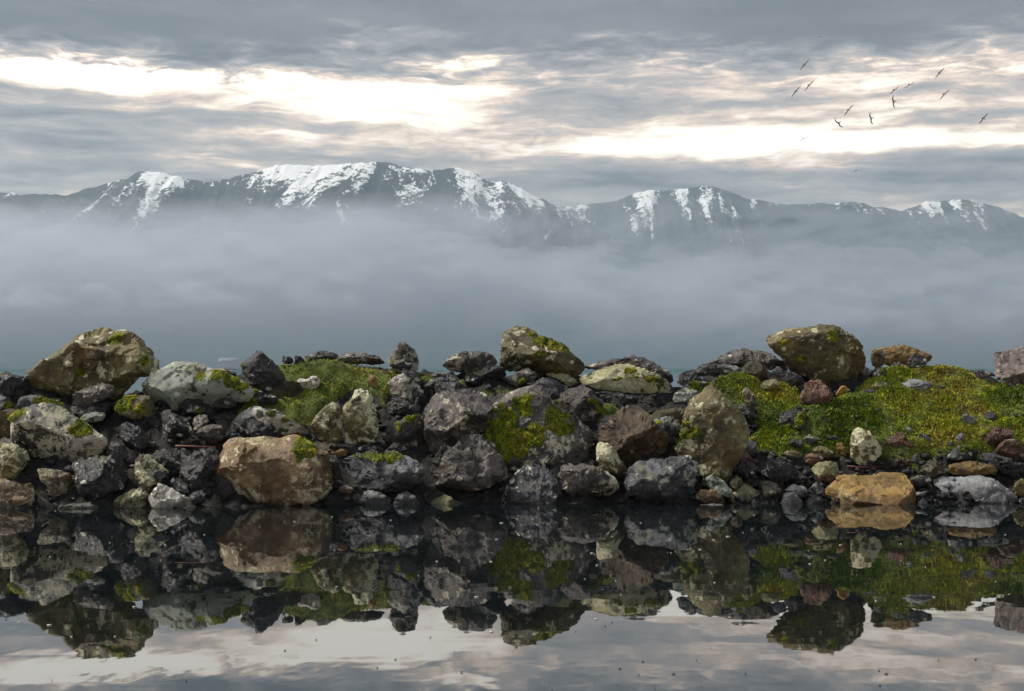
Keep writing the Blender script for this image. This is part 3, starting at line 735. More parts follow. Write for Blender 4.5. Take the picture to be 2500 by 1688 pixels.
# --- middle
r('C', 'purple', 'tall lumpy purple-brown boulder leaning over the peaked one',
  '78,830 100,720 110,640 150,580 230,540 300,540 380,495 450,485 510,510 560,560 597,640 597,720 565,810 520,870 400,910 330,970 250,1040 190,1085 150,1085 140,1000 100,920',
  '200,620,.55 330,570,.32 420,600,.62 550,700,.45 250,750,.9 430,770,.85 180,860,.65 300,900,.7 370,680,.95', '', lichen=.5, tone=1.15, smooth=2, cuts=8)
r('C', 'purple', 'peaked dark boulder with an ochre lower corner, in front of the mossy slab',
  '168,1135 210,1080 280,1000 340,950 380,880 440,830 490,850 540,910 600,970 660,1030 700,1100 712,1170 680,1235 560,1305 420,1340 350,1350 270,1315 200,1275 178,1200',
  '432,865,.18 330,1010,.7 500,950,.55 300,1120,.95 450,1090,.9 590,1110,.95 640,1060,.5 390,1230,.8 240,1230,.68', dy=-.05, lichen=.35, tone=1.15)
r('C', 'purple', 'wide grey slab with thick yellow-green moss cushions, in the middle of the breakwater',
  '540,900 590,740 570,590 650,575 760,520 860,500 960,510 1020,540 1050,600 1110,660 1200,710 1290,760 1370,830 1382,900 1350,990 1350,1080 1200,1110 1080,1160 1030,1130 900,1110 740,1130 690,1080 620,1000',
  '770,590,.08 960,610,.08 700,750,.4 880,760,.45 980,770,.5 1060,870,.78 1190,790,.42 1190,900,.8 760,970,.8 960,950,.8 900,1040,.62 1300,870,.5 1220,1000,.5 650,850,.5',
  '700,760,118 640,850,125 760,950,137 830,890,125 730,1000,100 900,920,87 900,820,81 1120,730,137 1200,800,100 1060,700,75 660,640,56 800,620,93 870,600,56 840,680,68 620,690,50 1150,830,75 780,850,87 720,680,31', lichen=.45, tone=1.35, rough=.7, th=1.0)
r('C', 'purple', 'rounded purple-grey boulder with a mossy flank behind the mossy slab', '1105,565 1150,545 1250,505 1300,520 1370,590 1430,640 1445,740 1395,815 1330,810 1250,750 1180,710 1130,650', '1200,580,.55 1300,590,.5 1330,690,.85 1230,680,.8', '1350,650,50 1420,700,45', lichen=.25, tone=1.15)
r('C', 'brown', 'dark triangular boulder with rusty brown face below the pale yellow block',
  '1390,840 1480,740 1560,660 1640,625 1690,613 1740,680 1780,740 1850,820 1900,900 1960,980 1985,1060 1900,1075 1700,1085 1600,1120 1540,1110 1470,1010 1390,910',
  '1570,780,.55 1690,755,.62 1780,780,.4 1600,960,.82 1750,900,.85 1870,970,.6 1680,650,.06', '', lichen=.2, tone=.5)
r('C', 'dark', 'dark rounded boulder standing in the water with white specks, below the mossy slab', '675,1360 700,1280 712,1180 750,1120 820,1085 900,1085 1020,1120 1080,1170 1112,1250 1135,1340 1135,1440 1080,1520 900,1540 720,1500', '820,1130,.4 950,1140,.42 780,1240,.85 960,1250,.95 1060,1260,.6 900,1360,1.0', lichen=.6, tone=1.5)
r('C', 'purple', 'boulder with a pale scaly belly overhanging the water', '1065,1155 1140,1085 1180,1065 1250,1075 1360,1100 1440,1140 1510,1200 1562,1290 1545,1340 1480,1370 1400,1382 1340,1378 1250,1340 1130,1320 1108,1235', '1230,1150,.7 1380,1180,.75 1250,1260,.8 1400,1280,.85 1480,1290,.6', lichen=.5, tone=1.4, dy=-.05)
r('C', 'olive', 'narrow olive rock with white lichen rosettes between the triangular boulder and the scaly one', '1360,965 1390,928 1460,938 1520,980 1560,1080 1615,1145 1580,1230 1500,1210 1400,1130 1375,1040', lichen=.85)
r('D', 'grey', 'wide boulder with a rough grey upper face, at the foot of the tall standing rock',
  '140,1235 180,1130 250,1080 400,1060 540,1050 620,1050 665,1100 650,1170 640,1360 610,1430 300,1440 190,1320', '250,1180,.7 400,1150,.55 560,1120,.5 200,1290,.85 390,1265,.95 540,1205,.95 600,1330,.5 400,1360,.45', lichen=.5, tone=.95, cuts=4)
r('C', 'olive', 'high peaked boulder, brown and steep-sided, in the centre of the crest',
  '668,345 690,200 700,120 780,63 870,70 930,110 970,150 1080,190 1150,240 1220,300 1272,350 1282,395 1215,450 1100,460 980,470 880,460 800,430 740,430 695,410',
  '790,130,.35 870,170,.55 740,260,.5 900,270,.9 970,165,.2 1070,250,.6 820,370,.62 1110,370,.62 960,380,.75', '980,180,55 1080,200,60 1150,245,45 960,290,45 920,120,30', lichen=.4, tone=1.05, cuts=6)
r('C', 'purple', 'double-humped grey rock on the crest beside the high peaked boulder', '205,375 280,330 350,253 460,265 540,253 600,300 630,345 580,400 460,450 340,440 270,410', '330,330,.5 450,320,.45 540,310,.4 400,390,.75', lichen=.5, tone=1.1)
r('C', 'dark', 'dark rock with a grey sloping top at the foot of the high peaked boulder', '405,435 480,370 560,330 625,335 690,380 722,430 718,490 640,510 540,520 430,500', '500,400,.4 600,390,.5 560,430,.85 660,430,.7', tone=1.45, lichen=.15)
r('C', 'purple', 'purple-grey rock with mossy corner, small one below the high peaked boulder', '725,490 740,440 830,395 870,385 955,438 930,480 850,515 775,510', '', '820,490,35', tone=1.15)
r('C', 'grey', 'long sloping blue-grey slab above the mossy slab', '855,475 950,438 1050,458 1175,520 1155,560 1060,590 1000,560 950,530 865,510', '950,480,.45 1080,520,.4', tone=1.1, lichen=.3)
r('C', 'yellow', 'small pale stone between the blue-grey slab and the pale yellow block', '985,432 1050,418 1160,430 1235,470 1245,505 1185,525 1110,485 1030,455', tone=.75, dy=.08)
r('C', 'yellow', 'large pale yellow block with green moss streaks, jutting over a black hollow',
  '1232,445 1330,395 1460,340 1540,333 1620,338 1700,360 1780,400 1850,450 1925,500 1935,575 1860,590 1700,585 1600,565 1430,550 1350,520 1255,495',
  '1350,440,.5 1500,400,.45 1640,400,.62 1700,440,.75 1600,510,.85 1440,500,.8 1800,500,.6', '1660,380,55 1690,450,60 1720,420,35 1790,480,55 1520,450,40 1470,480,40 1630,460,40', lichen=.55, tone=.9, rough=.6)
r('C', 'purple', 'low grey-purple boulder on the crest behind the pale yellow block', '1265,375 1330,320 1440,305 1560,310 1590,285 1690,280 1760,320 1830,370 1900,400 1935,460 1940,520 1800,480 1600,420 1400,420 1280,405', '1440,350,.5 1680,330,.5 1820,420,.6', dy=.35, tone=1.2, lichen=.25)
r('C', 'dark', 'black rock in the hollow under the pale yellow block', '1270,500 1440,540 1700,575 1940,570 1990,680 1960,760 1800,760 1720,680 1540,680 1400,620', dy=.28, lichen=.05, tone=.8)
r('C', 'dark', 'flat black rock above the tall lumpy boulder', '90,495 150,460 240,453 310,490 325,525 250,550 200,560 115,530', tone=1.2)
r('C', 'grey', 'smooth bluish slab lying behind the flat black rock', '125,435 220,403 330,440 395,490 350,530 310,500 240,465 150,460', dy=.12, tone=1.2)
r('C', 'pale', 'small pale grey-green stone behind the dark triangular boulder', '1770,740 1850,735 1930,740 2005,780 2010,850 1960,900 1880,870 1800,800', '', '1830,790,40', tone=.55, lichen=.4)
# --- tall standing rock and around
r('D', 'olive', 'tall standing rock with a pointed top, olive brown, at the end of the grass bank',
  '512,985 545,945 600,910 548,860 590,720 620,640 700,580 750,525 810,520 860,560 900,620 970,670 1020,740 1037,860 1022,960 985,1040 935,1110 905,1200 880,1230 750,1200 660,1150 625,1070 540,1040',
  '785,570,.28 745,700,.68 850,640,.5 900,790,.8 690,850,.72 600,935,.65 760,1000,.95 930,950,.65 780,1120,.72 960,780,.4', '590,880,60 570,800,35', lichen=.5, tone=1.15, th=.8, rough=.6, cuts=6)
r('D', 'pale', 'flat pale stone behind the top of the tall standing rock', '485,625 510,570 560,530 620,530 705,570 690,610 600,640 510,640', tone=.95, dy=.1, lichen=.3)
r('D', 'purple', 'broad purple-grey boulder on the crest beside the huge overhanging one', '745,370 800,300 880,265 1050,235 1150,230 1220,265 1300,340 1340,410 1250,420 1150,390 1050,380 990,400 880,400', '880,310,.45 1080,290,.5 1200,320,.5 1000,350,.8', dy=.3, tone=1.25, lichen=.25)
r('D', 'grey', 'shiny flat grey rock in front of the broad purple-grey boulder', '655,415 700,365 760,353 900,358 995,375 985,450 900,465 780,460 670,460', '780,390,.4 920,390,.45 850,430,.8', dy=.05, tone=1.0)
r('D', 'dark', 'black low rock at the gap where the sea shows, end of the purple-grey boulders', '495,520 560,430 620,388 665,400 675,460 770,465 745,490 620,505 540,540', lichen=.1)
r('D', 'olive', 'rounded olive brown rock at the top of the grass bank', '965,445 1010,370 1080,330 1150,343 1205,400 1195,450 1100,510 1015,510', tone=.6, lichen=.2, dy=.05)
r('D', 'olive', 'huge overhanging boulder perched on the grass bank, flat-topped and undercut',
  '1188,160 1220,143 1290,118 1400,88 1530,84 1600,68 1700,78 1790,118 1860,160 1912,230 1952,310 1955,400 1915,465 1850,505 1786,540 1690,560 1640,525 1590,495 1480,480 1420,435 1350,392 1318,322 1250,270 1200,210',
  '1390,215,.6 1540,168,.72 1740,245,.82 1880,300,.42 1560,330,.98 1430,335,.62 1700,400,.85 1850,400,.6 1600,445,.5 1560,110,.1 1300,180,.35', '1660,150,50 1290,200,30 1400,320,40', lichen=.4, tone=1.15, rough=1.0, cuts=10)
r('D', 'red', 'rusty red-brown pyramid rock standing in the grass before the huge overhanging boulder', '1425,605 1460,510 1530,448 1580,465 1620,510 1682,560 1695,625 1665,690 1600,712 1540,685 1450,650', '1530,500,.35 1600,560,.8 1510,600,.8', lichen=.3, tone=1.0)
r('D', 'grey', 'small grey stone tucked beside the huge overhanging boulder', '1225,405 1260,368 1325,390 1328,450 1255,460', tone=.7)
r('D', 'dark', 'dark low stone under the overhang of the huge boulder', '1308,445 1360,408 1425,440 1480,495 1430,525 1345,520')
r('D', 'yellow', 'pale greenish stone in the grass left of the rusty pyramid rock', '1120,525 1180,480 1250,463 1295,500 1225,540 1155,545', tone=.6)
r('D', 'olive', 'leaning olive slab rising from the moss beside the tall standing rock', '998,545 1010,513 1060,528 1088,570 1105,620 1118,705 1095,745 1055,690 1005,610', tone=.9)
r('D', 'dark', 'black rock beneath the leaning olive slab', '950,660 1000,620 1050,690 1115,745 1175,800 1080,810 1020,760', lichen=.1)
r('D', 'dark', 'dark mossy lump in the middle of the grass bank', '1270,700 1330,682 1400,683 1475,700 1508,765 1485,830 1380,865 1290,840', '', '1420,760,70 1330,820,50', tone=1.0)
r('D', 'purple', 'small stone with a moss pad near the sea gap', '590,500 680,478 755,490 745,520 640,540', '', '650,512,40')
r('D', 'purple', 'small purple stone next to the moss-padded stone', '755,485 800,463 855,500 835,528 775,525')
r('D', 'tan', 'small tan stone below the shiny flat grey rock', '795,468 860,430 905,462 855,490', tone=.6)
r('D', 'grey', 'crouching dark stone where the grass bank meets the shore stones', '1010,985 1070,905 1115,955 1145,1005 1080,1040')
# --- grass bank
r('E', 'olive', 'upright olive stone wedged beside the huge overhanging boulder', '795,285 850,258 892,270 918,372 870,395 815,375', tone=.8)
r('E', 'tan', 'long brown crested rock on the skyline of the grass bank', '780,245 850,230 960,225 1060,198 1130,213 1210,258 1268,300 1255,350 1200,365 1100,365 1000,370 930,390 905,340 885,280 810,270', '900,290,.5 1060,240,.4 1050,310,.85 1190,290,.45 960,330,.8', dy=.15, tone=.62, lichen=.5)
r('E', 'grey', 'grey triangular stone in front of the long crested rock', '1070,350 1130,268 1162,270 1222,330 1238,362 1150,372 1085,362', dy=-.05, tone=1.2)
r('E', 'grey', 'dark pointed stone on the upper grass bank', '930,378 980,338 1040,348 1115,410 1095,430 1020,412 955,402', tone=.8)
r('E', 'dark', 'black mossy stone at the foot of the huge overhanging boulder', '785,450 850,380 900,373 965,430 965,480 880,505 785,505', '', '880,400,35', tone=1.0)
r('E', 'lgrey', 'flat blue-grey stone lying in the grass below the skyline', '1015,535 1050,480 1130,458 1220,490 1305,530 1330,562 1200,575 1100,565 1035,562', '1080,510,.5 1200,525,.5', tone=.85)
r('E', 'yellow', 'low pale stone in the grass below the huge overhanging boulder', '775,520 850,490 940,500 965,535 900,562 800,548', tone=.55)
r('E', 'grey', 'thin dark stone lying flat in the grass near the low pale stone', '715,560 790,540 875,570 800,592', tone=.9)
r('E', 'tan', 'small orange stone between the rusty pyramid rock and the huge overhanging boulder', '535,582 600,508 652,538 645,568 560,598', tone=1.0)
r('E', 'pink', 'weathered pinkish rock with a notched top at the end of the grass bank', '1688,275 1720,255 1810,260 1870,215 1931,213 2010,240 2060,520 1931,515 1840,500 1740,470 1655,410 1690,335 1705,312', '1740,300,.4 1880,280,.5 1820,380,.8 1940,400,.8 1720,400,.5', tone=.8, lichen=.3, rough=1.3)
r('E', 'grey', 'thin dark stone on the skyline by the pinkish rock', '1550,395 1640,398 1720,428 1745,468 1640,440', tone=.9)
r('E', 'olive', 'small kite-shaped olive boulder with white lichen, standing at the foot of the grass bank', '636,935 660,880 735,806 800,850 870,930 928,992 895,1035 790,1090 700,1112 668,1045', '740,860,.3 720,960,.8 810,960,.85 780,1040,.7', lichen=.85, tone=1.2)
r('E', 'tan', 'large tan sandstone block with a flat top, standing in the water',
  '450,1390 470,1300 530,1210 560,1172 700,1160 900,1150 1040,1140 1082,1130 1105,1230 1145,1330 1158,1410 1140,1490 950,1520 480,1490',
  '545,1235,.55 720,1225,.66 920,1215,.8 1085,1180,.3 935,1400,.95 500,1400,.72 1040,1330,.5 700,1340,.9', lichen=.5, tone=.85, rough=.8, cuts=8)
r('E', 'lgrey', 'large pale grey boulder with fanned creases, at the waterline beside the tan block',
  '1260,1235 1290,1190 1400,1163 1600,1150 1700,1160 1790,1220 1850,1330 1925,1405 1890,1450 1700,1520 1400,1520 1365,1420 1335,1300',
  '1400,1230,.4 1600,1220,.45 1720,1270,.6 1480,1330,.85 1660,1350,.9 1800,1390,.6', lichen=.15, tone=.95, rough=.9)
r('E', 'tan', 'layered brown and orange rock behind the pale grey creased boulder', '1340,1140 1420,1080 1590,1053 1680,1100 1745,1142 1735,1180 1600,1175 1440,1180', '1480,1100,.45 1600,1090,.4 1550,1130,.8', tone=.5)
r('E', 'olive', 'brown lump between the tan block and the layered rock', '1165,1160 1210,1080 1280,1053 1340,1110 1358,1170 1260,1210 1190,1195', tone=.55)
r('E', 'dark', 'dark brown rock under the yellow moss of the grass bank', '1360,1045 1450,960 1550,948 1615,988 1598,1050 1480,1075 1385,1080', '', '1500,960,60 1560,950,40', tone=1.0)
r('E', 'red', 'dark reddish boulder half buried in the grass bank', '1572,910 1600,850 1700,808 1855,850 1850,905 1765,940 1680,975 1610,960', '', '1620,850,55', tone=.45)
r('E', 'red', 'reddish brown boulder at the picture edge below the half-buried one', '1720,990 1800,920 1855,903 1931,958 2000,1000 1950,1085 1850,1075 1750,1035', tone=.6)
r('E', 'dark', 'small dark rounded stone high in the grass near the picture edge', '1605,745 1700,698 1765,760 1755,812 1670,800', tone=1.3)
r('E', 'lgrey', 'small grey-topped upright stone in the grass', '1470,745 1500,723 1562,750 1580,805 1555,870 1495,820', tone=.6)
r('E', 'dark', 'long dark rock in shade above the pale grey creased boulder', '1580,1030 1700,1005 1850,1080 1990,1110 1990,1200 1800,1180 1690,1110', lichen=.1)
r('E', 'red', 'dark brown stone with a paler top beside the kite-shaped boulder', '915,890 1000,853 1062,900 1135,960 1115,1020 1030,1025 950,995', tone=.55)
r('E', 'grey', 'small upright blue-grey stone above the tan block', '1100,1065 1150,998 1175,1060 1155,1110', tone=1.1)
r('E', 'lgrey', 'tiny light grey stone in the grass above the dark brown paler-topped stone', '1055,835 1090,818 1118,840 1095,868', tone=.7)
r('E', 'grey', 'small slanting stone in the grass near the light grey one', '1145,865 1200,858 1265,920 1245,948 1185,915')
r('E', 'grey', 'grey stone sitting in yellow moss of the grass bank', '1412,905 1470,863 1505,900 1465,960', tone=1.1)
r('E', 'grey', 'small grey stone left of the one in yellow moss', '1362,945 1400,918 1425,960 1370,978', tone=1.1)
r('E', 'grey', 'pointed slate-blue stone at the lower edge of the grass', '295,925 350,868 425,920 385,958 325,958', tone=1.2)
r('E', 'dark', 'rounded dark stone beside the pointed slate-blue one', '200,935 240,898 302,930 295,978 228,990', tone=1.3)
r('E', 'grey', 'flat slate stone at the lower edge of the grass near the kite-shaped boulder', '475,893 530,878 585,900 555,928 488,920', tone=1.2)
r('E', 'grey', 'small slate stone in mid grass above the kite-shaped boulder', '495,845 530,788 615,810 565,842', tone=1.0)
r('E', 'grey', 'small flat stone in the bare patch of the grass bank', '715,735 780,698 825,720 775,752', tone=1.0)
r('E', 'yellow', 'pale olive rock with yellow lichen, among the shore stones behind the tan block', '360,1135 420,1080 480,1068 585,1100 575,1150 505,1225 420,1200', tone=.62, lichen=.6)
r('E', 'olive', 'olive sloping stone left of the kite-shaped boulder', '355,1005 440,958 525,990 570,1060 460,1045', tone=1.1)
r('E', 'olive', 'low flat olive stone at the top of the shore stones', '155,1008 230,988 315,1010 255,1058 175,1042', tone=1.0)
r('E', 'red', 'round reddish stone among the shore stones', '305,1045 380,1008 455,1040 455,1085 360,1108 305,1078', tone=.8)
r('E', 'tan', 'small brown stone squeezed against the kite-shaped boulder', '545,935 600,928 645,1000 605,1040 555,990', tone=.55)
r('E', 'dark', 'smooth black rock lying on the shore below the grass bank', '-5,1105 60,1063 160,1068 262,1120 295,1180 265,1230 160,1250 45,1200 -5,1160', '60,1110,.5 180,1110,.55 120,1170,.9 230,1190,.6', tone=1.35, lichen=.2)
r('E', 'purple', 'wavy purple-grey stone near the waterline below the smooth black rock', '-10,1225 60,1212 130,1258 158,1295 100,1335 10,1335', tone=1.3)
r('E', 'lgrey', 'grey half-sunk stone beside the red seaweed strand', '125,1395 180,1288 250,1308 303,1380 295,1440 190,1480', tone=.65)
r('E', 'lgrey', 'stone with a pale cap above the half-sunk grey one', '175,1285 240,1238 322,1248 355,1290 325,1345 240,1325', tone=.65)
r('E', 'grey', 'small dark blue stone beside the tan block', '350,1275 400,1218 452,1248 465,1305 400,1325', tone=.9)
r('E', 'dark', 'dark half-sunk stone touching the tan block', '335,1360 390,1313 442,1330 465,1395 400,1440 340,1420', tone=1.5)
r('E', 'dark', 'dark stone between the tan block and the pale grey creased boulder', '1075,1205 1150,1168 1255,1188 1265,1228 1170,1275 1105,1250', tone=1.2)
r('E', 'lgrey', 'small bluish chip lying between the tan block and the pale grey creased boulder', '1125,1290 1180,1308 1225,1282 1205,1338 1148,1340', tone=.8)
r('E', 'lgrey', 'tiny half-sunk grey pebble beside the tan block', '1155,1385 1190,1348 1235,1380 1215,1425', tone=.6)
r('E', 'olive', 'mossy olive rock at the picture edge beside the pale grey creased boulder', '1845,1240 1931,1188 2000,1230 2000,1330 1870,1330', tone=1.0)
r('D', 'pale', 'pale scaly grey stone leaning at the foot of the tall standing rock', '665,1205 760,1168 850,1193 925,1280 895,1350 800,1310 720,1250', tone=.85, lichen=.4, dy=-.05)
r('D', 'brown', 'brown slab under the pale scaly grey stone', '635,1330 700,1283 800,1288 885,1340 878,1395 700,1400', tone=.9, lichen=.5)
r('D', 'lgrey', 'flat pale stone awash at the waterline below the brown slab', '615,1405 680,1385 850,1388 915,1430 800,1460 670,1445', tone=1.0, dy=-.15)
r('D', 'yellow', 'diamond-shaped buff rock at the waterline with its reflection', '868,1375 950,1290 1020,1218 1060,1248 1150,1320 1248,1392 1160,1470 1030,1520 910,1470', '1020,1260,.3 960,1340,.75 1080,1340,.8 1010,1420,.9', tone=.72, lichen=.4)
r('D', 'dark', 'black stone under the orange stick by the tall standing rock', '920,1110 980,1048 1050,1048 1135,1120 1148,1180 1085,1215 1030,1205 950,1200', tone=1.2, lichen=.15)
r('D', 'olive', 'dark olive stone between the tall standing rock and the diamond-shaped buff rock', '900,1245 960,1178 1028,1198 1010,1260 950,1305', tone=.7)

# ------------------------------------------------------------------ the bank itself, with turf where the photograph shows it
TURF = [pts(s_, c_) for c_, s_ in [
    ('B', '575,345 640,350 760,345 900,335 1000,330 1180,345 1300,365 1430,380 1520,400 1480,470 1420,560 1380,640 1330,560 1250,520 1120,520 1060,580 1000,640 930,680 860,760 780,790 700,760 600,690 480,640 430,640 520,590 620,600 680,560 660,470 620,400'),
    ('B', '1640,400 1900,440 1930,480 1760,460 1640,450'), ('C', '520,520 760,505 720,560 560,580'), ('C', '1400,590 1560,660 1480,760 1400,830 1380,780'),
    ('C', '320,420 440,480 360,490'), ('B', '1380,840 1670,690 1670,720 1400,860'),
    ('D', '500,560 760,480 960,440 1220,440 1420,500 1460,600 1600,700 1700,620 1960,480 1960,560 2120,560 2120,1000 1860,1000 1640,1000 1300,990 1130,960 1040,920 1040,860 1120,800 1040,740 960,660 860,560 700,560'),
    ('E', '900,380 1100,355 1350,350 1500,370 1600,415 1740,465 1931,510 2200,560 2200,1000 1931,980 1850,900 1700,960 1720,1010 1600,1000 1400,1010 1200,1010 1100,1060 930,1000 860,900 740,800 640,900 560,940 420,990 150,1010 0,960 0,800 500,600 700,500'),
    ('A', '830,590 1130,600 1100,640 850,640'), ('A', '300,590 480,640 470,670 380,650'), ('A', '1820,560 1931,590 1931,700 1640,780 1600,760 1760,650'),
    ('D', '480,880 600,900 560,960 500,940'), ('D', '540,740 640,760 640,900 530,880')]]
CREST_PX = [-400, 0, 300, 560, 640, 750, 900, 1000, 1100, 1300, 1500, 1660, 1750, 1900, 2080, 2200, 2330, 2400, 2500, 2700, 3000]
CREST_PY = [935, 925, 950, 915, 890, 882, 884, 898, 905, 905, 915, 932, 905, 896, 890, 885, 888, 902, 938, 960, 1000]
xs = np.arange(-8.2, 8.2, .045); ys_ = np.arange(15.4, 22.6, .045)
GX, GY = np.meshgrid(xs, ys_)
PXg = PW / 2 + GX * F / GY
SH = ysh(PXg)
zs = SLOPE * (GY - SH)
zc = CAMH + (HOR - np.interp(PXg, CREST_PX, CREST_PY)) * 19.0 / F
k_ = .10
zz = np.where(zs < zc, zs, zc - .02 * (zs - zc)) - k_ * np.exp(-np.abs(zs - zc) / k_) * .5
zz = np.where(GY > 20.6, zz - .9 * (GY - 20.6), zz)
PYs = HOR - (zz - CAMH) * F / GY
turf = np.zeros(GX.shape)
wx = 7 * fbm(np.stack([GX.ravel() * 4, GY.ravel() * 4, GX.ravel() * 0], 1), 61, 3).reshape(GX.shape)
for tp in TURF:
    tp = [(q[0], q[1]) for q in tp]
    ins = inpoly(PXg + wx, PYs + wx * .5, tp); dd = rimdist(PXg, PYs, tp)
    turf = np.maximum(turf, np.where(ins, np.clip(.35 + dd / 22, 0, 1), np.clip(.35 - dd / 30, 0, 1)))
behind = (zs > zc)
turf = np.where(behind, np.maximum(turf, 0), turf)
bp = np.stack([GX.ravel(), GY.ravel(), zz.ravel()], 1)
lump = (fbm(bp / .5, 63, 4)).reshape(GX.shape)
lump2 = facet(bp / .16, 64).reshape(GX.shape)
zz = zz - (1 - turf) * (.13 + .06 * lump) + (1 - turf) * .10 * lump2 + turf * (.10 * lump + .03 * fbm(bp / .17, 66, 3).reshape(GX.shape) + .02 * lump2 + .012)
BANK = np.stack([GX, GY, zz], -1)
m_bank, t, o = material('dark_soil')
tc = t.new('ShaderNodeTexCoord').outputs['Object']
tf = t.new('ShaderNodeAttribute', attribute_name='turf').outputs['Fac']
nn = t.noise(tc, 9, 6, .7)
soil = t.ramp(nn, [(.3, (.006, .006, .006)), (.55, (.022, .020, .017)), (.75, (.050, .046, .040))])
grs = t.ramp(t.noise(tc, 6, 6, .7), [(.3, (.020, .026, .006)), (.5, (.075, .105, .012)), (.72, (.17, .18, .022))])
principled(t, o, t.mix(t.step(t.math('ADD', tf, t.math('MULTIPLY', t.math('SUBTRACT', nn, .5), .6)), .3, .5), soil, grs), .9, t.bump(nn, .9, .06))
tag(obj('bank', mesh_np('bank', BANK.reshape(-1, 3), grid_tris(len(xs), len(ys_)), True, {'turf': turf.ravel()}), m_bank), kind='structure')

def bank_at(x, y):
    fx = np.clip((x - xs[0]) / .045, 0, len(xs) - 2); fy = np.clip((y - ys_[0]) / .045, 0, len(ys_) - 2)
    i, j = fx.astype(int), fy.astype(int); u, v = fx - i, fy - j
    g2 = lambda A: (A[j, i] * (1 - u) * (1 - v) + A[j, i + 1] * u * (1 - v) + A[j + 1, i] * (1 - u) * v + A[j + 1, i + 1] * u * v)
    return g2(zz), g2(turf)

# ------------------------------------------------------------------ grass: too many blades to count
m_grass, t, o = material('grass_blades')
tint = t.new('ShaderNodeAttribute', attribute_name='tint').outputs['Fac']
gb = principled(t, o, t.ramp(tint, [(.0, (.018, .040, .006)), (.22, (.070, .125, .012)), (.48, (.25, .34, .020)), (.72, (.46, .46, .034)), (.88, (.37, .31, .07)), (1.0, (.20, .10, .04))]), .75, None, .25)
def grass(label, x0, x1, n, seed):
    g = np.random.default_rng(seed)
    x = g.uniform(x0, x1, n * 3); y = g.uniform(16.2, 20.7, n * 3)
    z, tf_ = bank_at(x, y)
    patch = .5 + .5 * fbm(np.stack([x / .35, y / .35, x * 0], 1), seed, 4)
    keep = (g.random(len(x)) < np.clip((tf_ - .3) * 2.2, 0, 1) * np.clip(patch * 1.6, .55, 1))
    x, y, z, patch = x[keep][:n], y[keep][:n], z[keep][:n], patch[keep][:n]
    n = len(x)
    tall = 1.3 * fbm(np.stack([x / .22, y / .22, x * 0 + 3], 1), seed + 5, 4)
    h = g.uniform(.012, .036, n) * (1 + 0.6 * np.clip(tall, -.7, 1.0)); a = g.uniform(0, 6.283, n); wd = g.uniform(.003, .007, n)
    broad = g.random(n) < .42                                             # low round-leaved herbs and moss among the blades
    wd = np.where(broad, g.uniform(.009, .018, n), wd); h = np.where(broad, h * .5, h)
    stalk = g.random(n) < .012; h = np.where(stalk, h * 1.9, h)
    dx, dy = np.cos(a), np.sin(a); ln = g.uniform(.3, 1.3, n) * h
    b0 = np.stack([x, y, z - .006], 1); sd_ = np.stack([-dy, dx, dy * 0], 1) * wd[:, None]
    mid = b0 + np.stack([dx * ln * .35, dy * ln * .35, h * .62], 1); tip = b0 + np.stack([dx * ln, dy * ln, h], 1)
    V = np.stack([b0 - sd_, b0 + sd_, mid + sd_ * .8, mid - sd_ * .8, tip], 1).reshape(-1, 3)
    k = np.arange(n)[:, None] * 5
    T = np.concatenate([k + (0, 1, 2), k + (0, 2, 3), k + (3, 2, 4)])
    warm = fbm(np.stack([x / .55, y / .4, x * 0 + 9], 1), seed + 7, 4)
    fine_ = fbm(np.stack([x / .09, y / .09, x * 0 + 1], 1), seed + 8, 2)
    tn = np.clip(.51 + .36 * warm + .16 * fine_ + g.normal(0, .13, n) + .08 * broad + (g.random(n) < .04) * .35, .20, 1)
    tn = np.where(stalk, g.uniform(.72, .95, n), tn)
    tag(obj('grass', mesh_np('grass', V, T, False, {'tint': np.repeat(tn, 5)}), m_grass), label, 'grass', kind='stuff')
grass('short green grass and moss covering the mound behind the split upright rocks', -6.5, 2.2, 75000, 301)
grass('green and yellowish grass covering the bank around the huge overhanging boulder', 2.2, 8.0, 150000, 302)

